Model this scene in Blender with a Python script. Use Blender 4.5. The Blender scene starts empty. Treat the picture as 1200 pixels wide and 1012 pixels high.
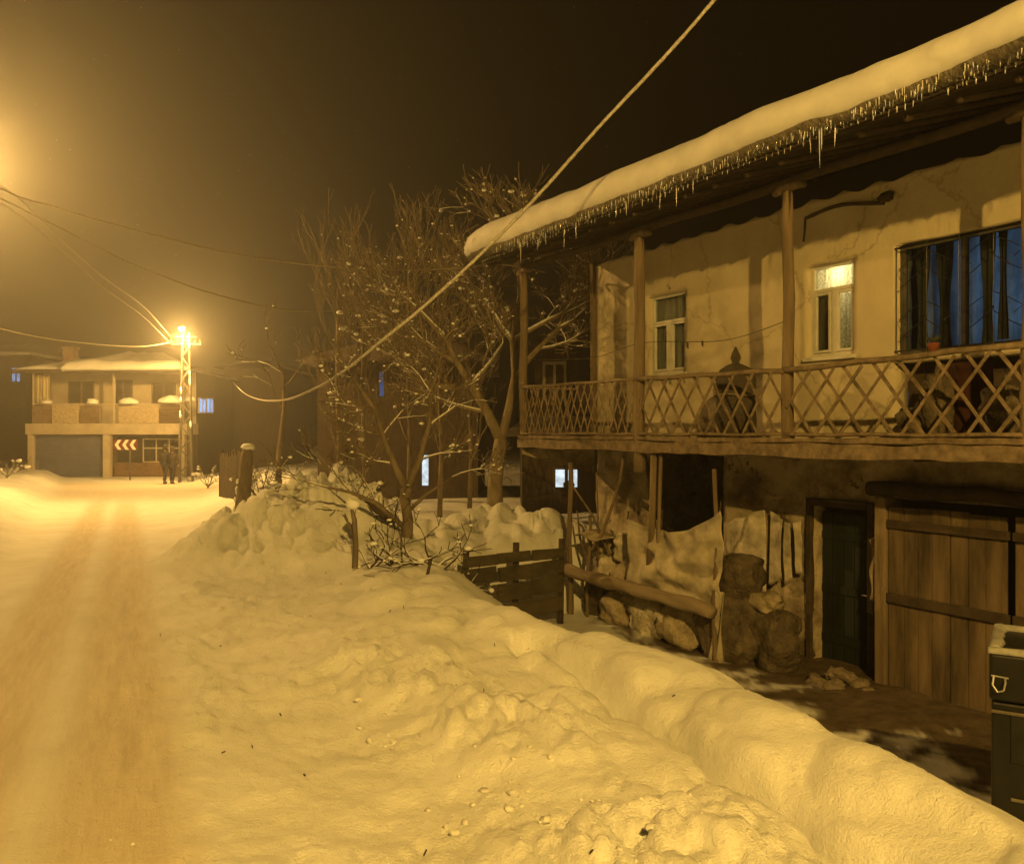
import bpy, bmesh, math, random
import numpy as np
from mathutils import Vector, Matrix, noise as mnoise
random.seed(7); np.random.seed(7)
sc = bpy.context.scene
R = math.radians
E = 1.55                       # height of the eye above the road at the camera
F = 1000.0 / 1200.0            # focal length as a fraction of the frame width
# ---------------------------------------------------------------- camera
cd = bpy.data.cameras.new('camera'); cam = bpy.data.objects.new('camera', cd)
sc.collection.objects.link(cam); sc.camera = cam
cd.sensor_fit = 'HORIZONTAL'; cd.sensor_width = 36; cd.lens = 36 * F
cd.clip_start = 0.05; cd.clip_end = 2000
cam.location = (0, 0, E); cam.rotation_euler = (R(90), 0, 0)
# ---------------------------------------------------------------- night sky
w = bpy.data.worlds.new("World"); sc.world = w; w.use_nodes = True
nt = w.node_tree; nt.nodes.clear()
o_ = nt.nodes.new('ShaderNodeOutputWorld'); b_ = nt.nodes.new('ShaderNodeBackground')
sky = nt.nodes.new('ShaderNodeTexSky'); sky.sky_type = 'NISHITA'; sky.sun_disc = False
sky.sun_elevation = R(-8); sky.sun_rotation = R(200)
add = nt.nodes.new('ShaderNodeMixRGB'); add.blend_type = 'ADD'; add.inputs[0].default_value = 1
add.inputs[2].default_value = (0.0026, 0.0011, 0.0004, 1)       # town light caught by the snow clouds
sm = nt.nodes.new('ShaderNodeMixRGB'); sm.blend_type = 'MULTIPLY'; sm.inputs[0].default_value = 1
sm.inputs[2].default_value = (0.01, 0.01, 0.01, 1)
nt.links.new(sky.outputs[0], sm.inputs[1]); nt.links.new(sm.outputs[0], add.inputs[1])
nt.links.new(add.outputs[0], b_.inputs[0]); nt.links.new(b_.outputs[0], o_.inputs[0])
b_.inputs[1].default_value = 1.0
sc.view_settings.view_transform = 'Standard'; sc.view_settings.look = 'None'
sc.view_settings.exposure = 0; sc.view_settings.gamma = 1
# ---------------------------------------------------------------- levels of light (street lamps)
POWER_NEAR, POWER_LEFT, POWER_FAR = 8900, 8300, 4600
COL_NEAR, COL_LEFT = (1.0, 0.58, 0.112), (1.0, 0.555, 0.135)
HAZE = 0.0043

# ================================================================ helpers
def P(u, v, Y):                # a place that stands Y metres ahead
    return Vector(((u - 600) / 1000 * Y, Y, E + (507 - v) / 1000 * Y))
_m = {}
def mat(name, col, rough=0.8, var=0.15, scale=6, bump=0.2, bscale=30, metal=0, stretch=None, col2=None, spec=0.3, emit=None, estr=0, contrast=(0.35, 0.65), bdist=0.01):
    if name in _m: return _m[name]
    m = bpy.data.materials.new(name); m.use_nodes = True; n = m.node_tree.nodes; l = m.node_tree.links
    bs = n['Principled BSDF']; bs.inputs['Roughness'].default_value = rough; bs.inputs['Metallic'].default_value = metal
    bs.inputs['Specular IOR Level'].default_value = spec
    tc = n.new('ShaderNodeTexCoord'); mp = n.new('ShaderNodeMapping'); l.new(tc.outputs['Object'], mp.inputs[0])
    if stretch: mp.inputs['Scale'].default_value = stretch
    nz = n.new('ShaderNodeTexNoise'); nz.inputs['Scale'].default_value = scale; nz.inputs['Detail'].default_value = 6; nz.inputs['Roughness'].default_value = 0.65
    l.new(mp.outputs[0], nz.inputs['Vector'])
    cr = n.new('ShaderNodeValToRGB'); cr.color_ramp.elements[0].position = contrast[0]; cr.color_ramp.elements[1].position = contrast[1]
    c2 = col2 if col2 else tuple(min(1, c * (1 + var)) for c in col)
    c1 = col if col2 else tuple(c * (1 - var) for c in col)
    cr.color_ramp.elements[0].color = (*c1, 1); cr.color_ramp.elements[1].color = (*c2, 1)
    l.new(nz.outputs['Fac'], cr.inputs[0]); l.new(cr.outputs[0], bs.inputs['Base Color'])
    if bump:
        n2 = n.new('ShaderNodeTexNoise'); n2.inputs['Scale'].default_value = bscale; n2.inputs['Detail'].default_value = 5
        l.new(mp.outputs[0], n2.inputs['Vector'])
        bp = n.new('ShaderNodeBump'); bp.inputs['Strength'].default_value = bump; bp.inputs['Distance'].default_value = bdist
        l.new(n2.outputs['Fac'], bp.inputs['Height']); l.new(bp.outputs[0], bs.inputs['Normal'])
    if emit:
        bs.inputs['Emission Color'].default_value = (*emit, 1); bs.inputs['Emission Strength'].default_value = estr
    _m[name] = m; return m
def chips(m, thr, col, scale=2.3):        # flaked places with their own edges, and thin cracks
    n = m.node_tree.nodes; l = m.node_tree.links; bs = n['Principled BSDF']; tc = [x for x in n if x.type == 'TEX_COORD'][0]
    nz = n.new('ShaderNodeTexNoise'); nz.inputs['Scale'].default_value = scale; nz.inputs['Detail'].default_value = 9; nz.inputs['Roughness'].default_value = .68; l.new(tc.outputs['Object'], nz.inputs['Vector'])
    r1 = n.new('ShaderNodeValToRGB'); r1.color_ramp.elements[0].position = thr; r1.color_ramp.elements[1].position = thr+.012; l.new(nz.outputs['Fac'], r1.inputs[0])
    vo = n.new('ShaderNodeTexVoronoi'); vo.feature = 'DISTANCE_TO_EDGE'; vo.inputs['Scale'].default_value = .6
    ad = n.new('ShaderNodeVectorMath'); ad.operation = 'MULTIPLY_ADD'; ad.inputs[1].default_value = (.5, .5, .5); l.new(nz.outputs['Color'], ad.inputs[0]); l.new(tc.outputs['Object'], ad.inputs[2]); l.new(ad.outputs[0], vo.inputs['Vector'])
    r2 = n.new('ShaderNodeValToRGB'); r2.color_ramp.elements[0].position = .004; r2.color_ramp.elements[1].position = .010; r2.color_ramp.elements[0].color = (.4, .4, .4, 1); r2.color_ramp.elements[1].color = (0, 0, 0, 1); l.new(vo.outputs['Distance'], r2.inputs[0])
    mx = n.new('ShaderNodeMath'); mx.operation = 'MAXIMUM'; l.new(r1.outputs[0], mx.inputs[0]); l.new(r2.outputs[0], mx.inputs[1])
    mc = n.new('ShaderNodeMixRGB'); mc.inputs[2].default_value = (*col, 1); l.new(mx.outputs[0], mc.inputs[0]); l.new(bs.inputs['Base Color'].links[0].from_socket, mc.inputs[1]); l.new(mc.outputs[0], bs.inputs['Base Color'])
def glass(name, tint=(0.8, 0.85, 0.9), rough=0.05):
    if name in _m: return _m[name]
    m = bpy.data.materials.new(name); m.use_nodes = True; n = m.node_tree.nodes; l = m.node_tree.links; n.clear()
    o = n.new('ShaderNodeOutputMaterial'); t = n.new('ShaderNodeBsdfTransparent'); g = n.new('ShaderNodeBsdfGlossy'); mx = n.new('ShaderNodeMixShader'); fr = n.new('ShaderNodeFresnel')
    t.inputs[0].default_value = (*tint, 1); g.inputs['Roughness'].default_value = rough; fr.inputs[0].default_value = 1.5
    lw = n.new('ShaderNodeLayerWeight'); pw = n.new('ShaderNodeMath'); pw.operation = 'POWER'; pw.inputs[1].default_value = 4; ml = n.new('ShaderNodeMath'); ml.operation = 'MULTIPLY_ADD'; ml.inputs[1].default_value = .5; ml.inputs[2].default_value = .04
    l.new(lw.outputs['Facing'], pw.inputs[0]); l.new(pw.outputs[0], ml.inputs[0]); n.remove(fr); l.new(ml.outputs[0], mx.inputs[0]); l.new(t.outputs[0], mx.inputs[1]); l.new(g.outputs[0], mx.inputs[2]); l.new(mx.outputs[0], o.inputs[0])
    _m[name] = m; return m
def cloth(name, col, trans=0.5, scale=8, stretch=(1, 1, 0.15)):
    if name in _m: return _m[name]
    m = mat(name, col, 0.9, 0.5, scale, 0.3, 60, stretch=stretch); n = m.node_tree.nodes; l = m.node_tree.links
    bs = n['Principled BSDF']; o = [x for x in n if x.type == 'OUTPUT_MATERIAL'][0]
    t = n.new('ShaderNodeBsdfTranslucent'); mx = n.new('ShaderNodeMixShader'); mx.inputs[0].default_value = trans
    cr = [x for x in n if x.type == 'VALTORGB'][0]
    l.new(cr.outputs[0], t.inputs[0]); l.new(bs.outputs[0], mx.inputs[1]); l.new(t.outputs[0], mx.inputs[2]); l.new(mx.outputs[0], o.inputs[0])
    return m
def emitm(name, col, s, var=0.0, scale=5, stretch=None):
    if name in _m: return _m[name]
    m = bpy.data.materials.new(name); m.use_nodes = True; n = m.node_tree.nodes; l = m.node_tree.links; n.clear()
    o = n.new('ShaderNodeOutputMaterial'); e = n.new('ShaderNodeEmission'); e.inputs[1].default_value = s; e.inputs[0].default_value = (*col, 1)
    if var:
        tc = n.new('ShaderNodeTexCoord'); mp = n.new('ShaderNodeMapping'); nz = n.new('ShaderNodeTexNoise'); cr = n.new('ShaderNodeValToRGB')
        if stretch: mp.inputs['Scale'].default_value = stretch
        nz.inputs['Scale'].default_value = scale
        cr.color_ramp.elements[0].position = .35; cr.color_ramp.elements[1].position = .65
        cr.color_ramp.elements[0].color = (*[c * (1 - var) for c in col], 1); cr.color_ramp.elements[1].color = (*col, 1)
        l.new(tc.outputs['Object'], mp.inputs[0]); l.new(mp.outputs[0], nz.inputs['Vector']); l.new(nz.outputs['Fac'], cr.inputs[0]); l.new(cr.outputs[0], e.inputs[0])
    l.new(e.outputs[0], o.inputs[0]); _m[name] = m; return m

class MB:
    def __init__(s): s.v = []; s.f = []
    def quad(s, a, b, c, d):
        i = len(s.v); s.v += [tuple(a), tuple(b), tuple(c), tuple(d)]; s.f.append((i, i+1, i+2, i+3))
    def box(s, c, d, M=None, jit=0):
        i = len(s.v); c = Vector(c)
        for sx in (-.5, .5):
            for sy in (-.5, .5):
                for sz in (-.5, .5):
                    p = Vector((sx*d[0], sy*d[1], sz*d[2]))
                    if M: p = M @ p
                    if jit: p += Vector((random.uniform(-jit, jit), random.uniform(-jit, jit), random.uniform(-jit, jit)))
                    s.v.append(tuple(c + p))
        for q in ((0,1,3,2),(4,6,7,5),(0,4,5,1),(2,3,7,6),(0,2,6,4),(1,5,7,3)): s.f.append(tuple(i+k for k in q))
    def b2(s, x0, x1, y0, y1, z0, z1): s.box(((x0+x1)/2, (y0+y1)/2, (z0+z1)/2), (abs(x1-x0), abs(y1-y0), abs(z1-z0)))
    def bar(s, p0, p1, w, h, up=(0, 0, 1)):
        p0 = Vector(p0); p1 = Vector(p1); d = p1 - p0; L = d.length
        if L < 1e-6: return
        z = d / L; u = Vector(up)
        if abs(z.dot(u)) > .98: u = Vector((0, 1, 0))
        x = u.cross(z).normalized(); y = z.cross(x)
        M = Matrix((x, y, z)).transposed(); s.box((p0+p1)/2, (w, h, L), M)
    def tube(s, pts, rad, n=8, cap=True, wob=0):
        pts = [Vector(p) for p in pts]; k = len(pts)
        if not hasattr(rad, '__len__'): rad = [rad]*k
        i0 = len(s.v); u = None
        for j, p in enumerate(pts):
            d = (pts[min(j+1, k-1)] - pts[max(j-1, 0)])
            d = d.normalized() if d.length > 1e-9 else Vector((0, 0, 1))
            if u is None:
                u = Vector((0, 0, 1)) if abs(d.z) < .9 else Vector((1, 0, 0))
            x = (u - d*u.dot(d)).normalized(); y = d.cross(x); u = x
            for a in range(n):
                t = 2*math.pi*a/n; r = rad[j]*(1 + (random.uniform(-wob, wob) if wob else 0))
                s.v.append(tuple(p + x*math.cos(t)*r + y*math.sin(t)*r))
        for j in range(k-1):
            for a in range(n):
                b = (a+1) % n; s.f.append((i0+j*n+a, i0+j*n+b, i0+(j+1)*n+b, i0+(j+1)*n+a))
        if cap:
            s.f.append(tuple(i0+a for a in range(n-1, -1, -1))); s.f.append(tuple(i0+(k-1)*n+a for a in range(n)))
    def blob(s, c, r, seg=8, ring=5, amp=.15, freq=2.0, seed=0, flat=1.0):
        if not hasattr(r, '__len__'): r = (r, r, r*flat)
        i = len(s.v); c = Vector(c)
        def q(t, ph):
            d = Vector((math.sin(t)*math.cos(ph), math.sin(t)*math.sin(ph), math.cos(t)))
            k = 1 + amp*mnoise.noise(d*freq + Vector((seed*3.1, seed*1.7, seed)))*2
            return tuple(c + Vector((d.x*r[0], d.y*r[1], d.z*r[2]))*k)
        s.v.append(q(0, 0))
        for a in range(1, ring):
            for b in range(seg): s.v.append(q(math.pi*a/ring, 2*math.pi*b/seg))
        s.v.append(q(math.pi, 0)); e = len(s.v)-1
        for b in range(seg):
            b1 = (b+1) % seg; s.f.append((i, i+1+b, i+1+b1)); s.f.append((e, e-seg+b1, e-seg+b))
            for a in range(ring-2):
                s.f.append((i+1+a*seg+b, i+1+(a+1)*seg+b, i+1+(a+1)*seg+b1, i+1+a*seg+b1))
    def grid(s, fn, nu, nv):
        i = len(s.v)
        for a in range(nu+1):
            for b in range(nv+1): s.v.append(tuple(fn(a/nu, b/nv)))
        for a in range(nu):
            for b in range(nv): s.f.append((i+a*(nv+1)+b, i+(a+1)*(nv+1)+b, i+(a+1)*(nv+1)+b+1, i+a*(nv+1)+b+1))
    def build(s, name, m, parent=None, smooth=False, bevel=0, loc=None):
        me = bpy.data.meshes.new(name); me.from_pydata(s.v, [], s.f); me.update()
        if smooth: me.polygons.foreach_set('use_smooth', [True]*len(me.polygons))
        me.materials.append(m); o = bpy.data.objects.new(name, me); sc.collection.objects.link(o)
        if parent: o.parent = parent
        if loc: o.location = loc
        if bevel:
            b = o.modifiers.new('b', 'BEVEL'); b.width = bevel; b.segments = 2; b.limit_method = 'ANGLE'; b.angle_limit = R(40)
        return o
def tag(o, label=None, cat=None, group=None, kind=None):
    if label: o['label'] = label
    if cat: o['category'] = cat
    if group: o['group'] = group
    if kind: o['kind'] = kind
    return o
def thing(name, label, cat, loc=(0, 0, 0), rz=0, group=None):
    o = bpy.data.objects.new(name, None); sc.collection.objects.link(o)
    o.empty_display_size = .1
    o.location = loc; o.rotation_euler = (0, 0, rz); return tag(o, label, cat, group)
def lamp(name, loc, power, col, rad=.1, parent=None, typ='POINT'):
    d = bpy.data.lights.new(name, typ); d.energy = power; d.color = col
    if typ == 'POINT': d.shadow_soft_size = rad
    o = bpy.data.objects.new(name, d); sc.collection.objects.link(o); o.location = loc
    if parent: o.parent = parent
    return o
def solid(o, t, off=0):
    m = o.modifiers.new('s', 'SOLIDIFY'); m.thickness = t; m.offset = off; return o
def lerp(a, b, t): return a + (b-a)*t
def interp(x, tab):
    if x <= tab[0][0]: return tab[0][1]
    for (a, b), (c, d) in zip(tab, tab[1:]):
        if x <= c: return lerp(b, d, (x-a)/(c-a))
    return tab[-1][1]

# ================================================================ materials
SNOW = mat('snow', (.74, .76, .78), .65, 0, 3, .35, 14, col2=(.84, .85, .87), spec=.25, bdist=.02)
SNOWR = mat('snow_roof', (.62, .62, .64), .7, 0, 2, .3, 9, col2=(.76, .76, .78), spec=.2, bdist=.02)
ICE = mat('ice', (.55, .56, .58), .15, .1, 5, 0, spec=.6)
PLAST = mat('plaster_wall', (.43, .38, .28), .9, 0, 1.5, .6, 16, col2=(.53, .47, .35), bdist=.015, contrast=(.34, .6), stretch=(1, 1, .7)); chips(PLAST, .68, (.16, .125, .085))
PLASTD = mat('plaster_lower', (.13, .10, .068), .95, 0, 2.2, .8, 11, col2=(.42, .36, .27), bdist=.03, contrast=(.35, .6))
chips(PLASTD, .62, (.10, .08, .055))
WOOD = mat('old_wood', (.09, .066, .042), .85, 0, 5, .6, 40, stretch=(1, 1, .12), col2=(.23, .175, .12))
WOODH = mat('old_wood_rail', (.10, .074, .05), .85, 0, 9, .5, 40, col2=(.24, .185, .13))
WOODD = mat('dark_wood', (.05, .036, .025), .9, .35, 6, .5, 30)
LATT = mat('lattice_paint', (.14, .105, .075), .75, 0, 8, .4, 50, col2=(.27, .21, .155))
ROOFM = mat('roof_sheet', (.16, .13, .11), .6, .3, 5, .2, 30, metal=.3)
BARK = mat('bark', (.10, .078, .055), .9, 0, 12, .6, 50, col2=(.20, .16, .115), stretch=(1, 1, .3))
PVC = mat('window_frame_white', (.55, .54, .5), .5, .12, 4, .05, 20)
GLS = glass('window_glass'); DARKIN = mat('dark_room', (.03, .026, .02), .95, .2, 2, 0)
METD = mat('dark_metal', (.009, .009, .008), .4, .4, 7, .15, 20, metal=.2, spec=.5)
STEEL = mat('steel', (.45, .45, .45), .3, .15, 9, 0, metal=.9)
CONC = mat('concrete', (.30, .28, .25), .9, .25, 3, .3, 20)
# ================================================================ terrain: packed-snow road, ploughed bank, yard, garden
def _h(ix, iy, s):
    n = (ix*374761393 + iy*668265263 + s*1442695041) & 0x7fffffff
    n = ((n ^ (n >> 13))*1274126177) & 0x7fffffff
    return ((n ^ (n >> 16)) & 0xffff)/65535.0
def vn(x, y, s=0):
    ix = np.floor(x).astype(np.int64); iy = np.floor(y).astype(np.int64); fx = x-ix; fy = y-iy
    fx = fx*fx*(3-2*fx); fy = fy*fy*(3-2*fy)
    a = _h(ix, iy, s); b = _h(ix+1, iy, s); c = _h(ix, iy+1, s); d = _h(ix+1, iy+1, s)
    return (a+(b-a)*fx) + ((c+(d-c)*fx) - (a+(b-a)*fx))*fy - .5
def fbm(x, y, o=4, s=0, g=.5):
    t = 0; a = 1
    for k in range(o): t = t + a*vn(x, y, s+k); a *= g; x = x*2.03+7.1; y = y*2.03-3.7
    return t
def clods(x, y, s=0):          # rounded lumps: F1 distance of jittered cells
    ix = np.floor(x).astype(np.int64); iy = np.floor(y).astype(np.int64); best = np.full(np.shape(x), 9.0)
    for dx in (-1, 0, 1):
        for dy in (-1, 0, 1):
            jx = _h(ix+dx, iy+dy, s); jy = _h(ix+dx, iy+dy, s+9); rr = .25+.55*_h(ix+dx, iy+dy, s+5)
            d = np.sqrt((x-(ix+dx+jx))**2 + (y-(iy+dy+jy))**2)/rr; best = np.minimum(best, d)
    return np.sqrt(np.clip(1-best*best, 0, 1))
def sst(a, b, x): t = np.clip((x-a)/(b-a), 0, 1); return t*t*(3-2*t)
CREST = np.array([(6, -4.5), (3.9, -1), (2.6, 1.2), (1.77, 2.95), (1.55, 3.9), (1.16, 5.1), (.6, 5.9), (0, 6.5), (-.35, 7.4), (-.75, 9), (-1.2, 11), (-2.7, 13.4), (-5.2, 17), (-8.2, 26), (-11.5, 36), (-14.6, 43), (-15.4, 52), (-16, 80)], float)
def dist(x, y, pl):
    best = np.full(np.shape(x), 1e9); sg = np.zeros(np.shape(x))
    for (ax, ay), (bx, by) in zip(pl[:-1], pl[1:]):
        dx, dy = bx-ax, by-ay; L2 = dx*dx+dy*dy
        t = np.clip(((x-ax)*dx+(y-ay)*dy)/L2, 0, 1); d = np.hypot(x-ax-t*dx, y-ay-t*dy)
        c = (x-ax)*dy-(y-ay)*dx; m = d < best; best = np.where(m, d, best); sg = np.where(m, np.sign(c), sg)
    return best*np.where(sg == 0, 1, sg)
GR = np.array([(1.75, 1.9), (1.33, 2.97), (1.02, 3.7), (.62, 4.8), (.42, 5.5), (.1, 5.95)], float)   # the groove trodden along the bank
def terrain(x, y):
    x = np.asarray(x, float); y = np.asarray(y, float)
    wob = .22*fbm(x*.9, y*.9, 3, 3)
    d = dist(x, y, CREST) + wob*np.clip(1-y/40, .3, 1)
    road = -1.55 - .0225*np.clip(y, -5, 40)
    near = 1-sst(9, 16, y)
    # crown of the ploughed bank
    hc = interp_np(y, [(-5, .2), (2, .17), (4, .2), (5.5, .25), (7, .3), (9, .26), (11, .3), (13, .25), (20, .4), (45, .25)])
    left = np.clip(-d, 0, None)
    h = hc*np.exp(-(left/1.0)**2)
    # second ridge thrown up by the plough, with broken lumps
    rid = np.exp(-((left-1.28)/.42)**2)*sst(1.0, 2.6, y)*(1-sst(5.5, 7.5, y))
    h = h + .10*rid*(1+.7*fbm(x*2.2, y*2.2, 3, 11))
    gd = np.abs(dist(x, y, GR) + .06*fbm(x*3, y*3, 2, 8)); h = h - .28*np.exp(-(gd/.08)**2) - .05*np.exp(-(gd/.2)**2)*sst(1.5, 2.2, y)*(1-sst(5.6, 6.2, y))
    lump = clods(x*4.2, y*4.2, 1)*.035 + clods(x*12+3, y*12, 2)*.03 + .09*(.22-np.abs(fbm(x*5, y*5, 4, 5, .6)))
    mask = np.clip(rid*1.3, 0, 1)*sst(-.12, .15, fbm(x*1.3, y*1.3, 2, 21)+.02)
    h = h + lump*mask
    soft = (clods(x*1.3+.4, y*1.3+.2, 31)*.11+clods(x*2.7+.4, y*2.7+.2, 33)*.05-.05)*np.exp(-((left-.45)/.55)**2)*sst(2.0, 3.2, y)*(1-sst(8.5, 10, y))
    h = h + soft
    h = h + (.014*fbm(x*15, y*15, 3, 35, .7) + .02*(.2-np.abs(fbm(x*7, y*7, 3, 36, .6))))*sst(.1, .5, left)*(1-sst(2.4, 3, left))*near*sst(-.25, .2, fbm(x*1.4, y*1.4, 2, 37))
    shoulder = sst(.3, 1.2, left)*(1-sst(2.2, 3.4, left))
    h = h + .034*fbm(x*6, y*6, 4, 41, .62)*shoulder*near + .03*clods(x*9, y*9, 42)*shoulder*near*sst(.02, .25, fbm(x*1.6, y*1.6, 3, 44)) + .05*fbm(x*1.1, y*1.1, 3, 43)*sst(0, 2, left)*(1-sst(2.2, 3.6, left))
    # heap of shovelled snow at the roadside and the lumps round it
    for cx, cy, hh, r in ((-3.15, 12.2, .70, 1.0), (-2.1, 12.4, .34, .85), (-3.9, 11.6, .30, .7), (-2.6, 11.2, .24, .9), (-1.25, 12.7, .28, .7), (-.9, 11.3, .08, .8)):
        g = hh*np.exp(-((x-cx)**2+(y-cy)**2)/r**2); h = h + g*(1+.25*fbm(x*1.7, y*1.7, 3, 51))
        h = h + .15*clods(x*2.4, y*2.4, 53)*np.clip(g/.3, 0, 1)*sst(11.0, 12.2, y) + .05*clods(x*6, y*6, 54)*np.clip(g/.2, 0, 1) + .09*fbm(x*4, y*4, 4, 55)*np.clip(g/.4, 0, 1)
    # left bank of the road
    le = x + 1.2 + .5*y; lb = sst(.2, -1.3, le)*sst(8, 13, y); h = h + lb*(.42+.25*fbm(x*1.2, y*1.2, 4, 61))
    # wheel tracks
    t1 = np.exp(-((x+.75+.455*y)/.30)**4); t2 = np.exp(-((x+.05+.45*y)/.33)**4)
    h = h - .022*(t1+t2)*(1-sst(26, 34, y))
    zr = road + h
    # yard below the road
    lx = (x-.19)*.502-(y-15.36)*.865
    wl = y - (12.35+.75*(x+.7))
    hi = sst(-.1, .25, wl)*sst(1.35, .9, lx)
    low = interp_np(lx, [(1, -2.98), (4, -3.0), (9, -2.95), (12, -2.8)])
    ly = (x-.19)*.865+(y-15.36)*.502
    high = -2.0 - .004*y + .10*fbm(x*.8, y*.8, 3, 71)
    yard = low + .06*fbm(x*1.5, y*1.5, 4, 73) + (high-low)*hi
    for cx, cy, hh, r in ((-.25, 15.6, .55, .8), (.95, 15.3, .42, .75), (.2, 14.2, .25, .6), (-1.6, 14.8, .4, 1.0)):
        g = hh*np.exp(-((x-cx)**2+(y-cy)**2)/r**2); yard = yard + g*hi + hi*.14*clods(x*3, y*3, 75)*np.clip(g/.3, 0, 1)
    drop = np.where(y < 10, 2.6, interp_np(y, [(10, 2.4), (13, 1.2), (60, 1.2)]))
    k = sst(0, 1, np.clip(d, 0, None)/drop); k = .35*k+.65*np.clip(np.clip(d, 0, None)/drop, 0, 1)**.85
    ztop = road + hc*np.exp(-(np.clip(d, 0, None)/1.6)**2) - .5*np.clip(d, 0, None)*0
    side = ztop*(1-k) + yard*k
    mound = h - hc*np.exp(-(left/1.0)**2)
    side = side + np.where(d > 0, mound*(1-k), 0) + np.where(d > 0, (soft*0), 0) + .05*fbm(x*2.5, y*2.5, 4, 77)*sst(.2, 1, d)*(1-sst(2.4, 3.6, d))*near
    z = np.where(d > 0, side, zr)
    # attributes: 0 snow .. 1 bare earth ; tracks
    dn = fbm(x*3.1, y*3.1, 5, 81, .6)
    earth = sst(3.1, 3.9, d + 1.5*dn)*sst(1.6, 2.6, lx+.5*dn)*(1-sst(11.5, 13.5, lx))*(ly > -9)
    far = sst(12, 18, y)
    packed = np.clip(t1 + t2, 0, 1)*(1-sst(22, 30, y)) + sst(24, 30, y)*(1-sst(40.5, 42, y))*sst(-1, .5, left-1.0)*sst(-.6, .6, le)*.8
    return z, d, earth, np.clip(packed, 0, 1), le
def interp_np(x, tab):
    return np.interp(x, [a for a, b in tab], [b for a, b in tab])
def gz(x, y): return float(terrain(np.array([x]), np.array([y]))[0][0]) + E
# polar sheet: fine in front of and beside the camera, reaching far out
ths = [-75+.27*i for i in range(int(150/.27)+1)]; ths += [ths[-1] + (360-150)/70*i for i in range(1, 70)]
rs = [.0]; r = .5
while r < 142:
    rs.append(r); r *= (1.0115 if r < 22 else 1.03)
rs.append(142.0)
rr, tt = np.meshgrid(np.array(rs[1:]), np.radians(np.array(ths)), indexing='ij')
GX = rr*np.sin(tt); GY = rr*np.cos(tt)
GZ, GD, GE_, GP, GLE = terrain(GX, GY); GZ = GZ + E
nr, na = GX.shape
idx = np.arange(nr*na).reshape(nr, na); nxt = np.roll(idx, -1, axis=1)
quads = np.stack([idx[:-1], nxt[:-1], nxt[1:], idx[1:]], -1).reshape(-1, 4)[:, ::-1]
V = np.stack([GX, GY, GZ], -1).reshape(-1, 3); dv = GD.reshape(-1); le_ = GLE.reshape(-1); yv = V[:, 1]
roadv = ((dv < -1.85) & (le_ > -.2))
cat_ = np.where(dv > .15, 2, np.where(roadv, 0, 1))
qc = cat_[quads].max(1); qc = np.where((cat_[quads] == 2).any(1), 2, np.where((cat_[quads] == 1).any(1), 1, 0))
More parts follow.
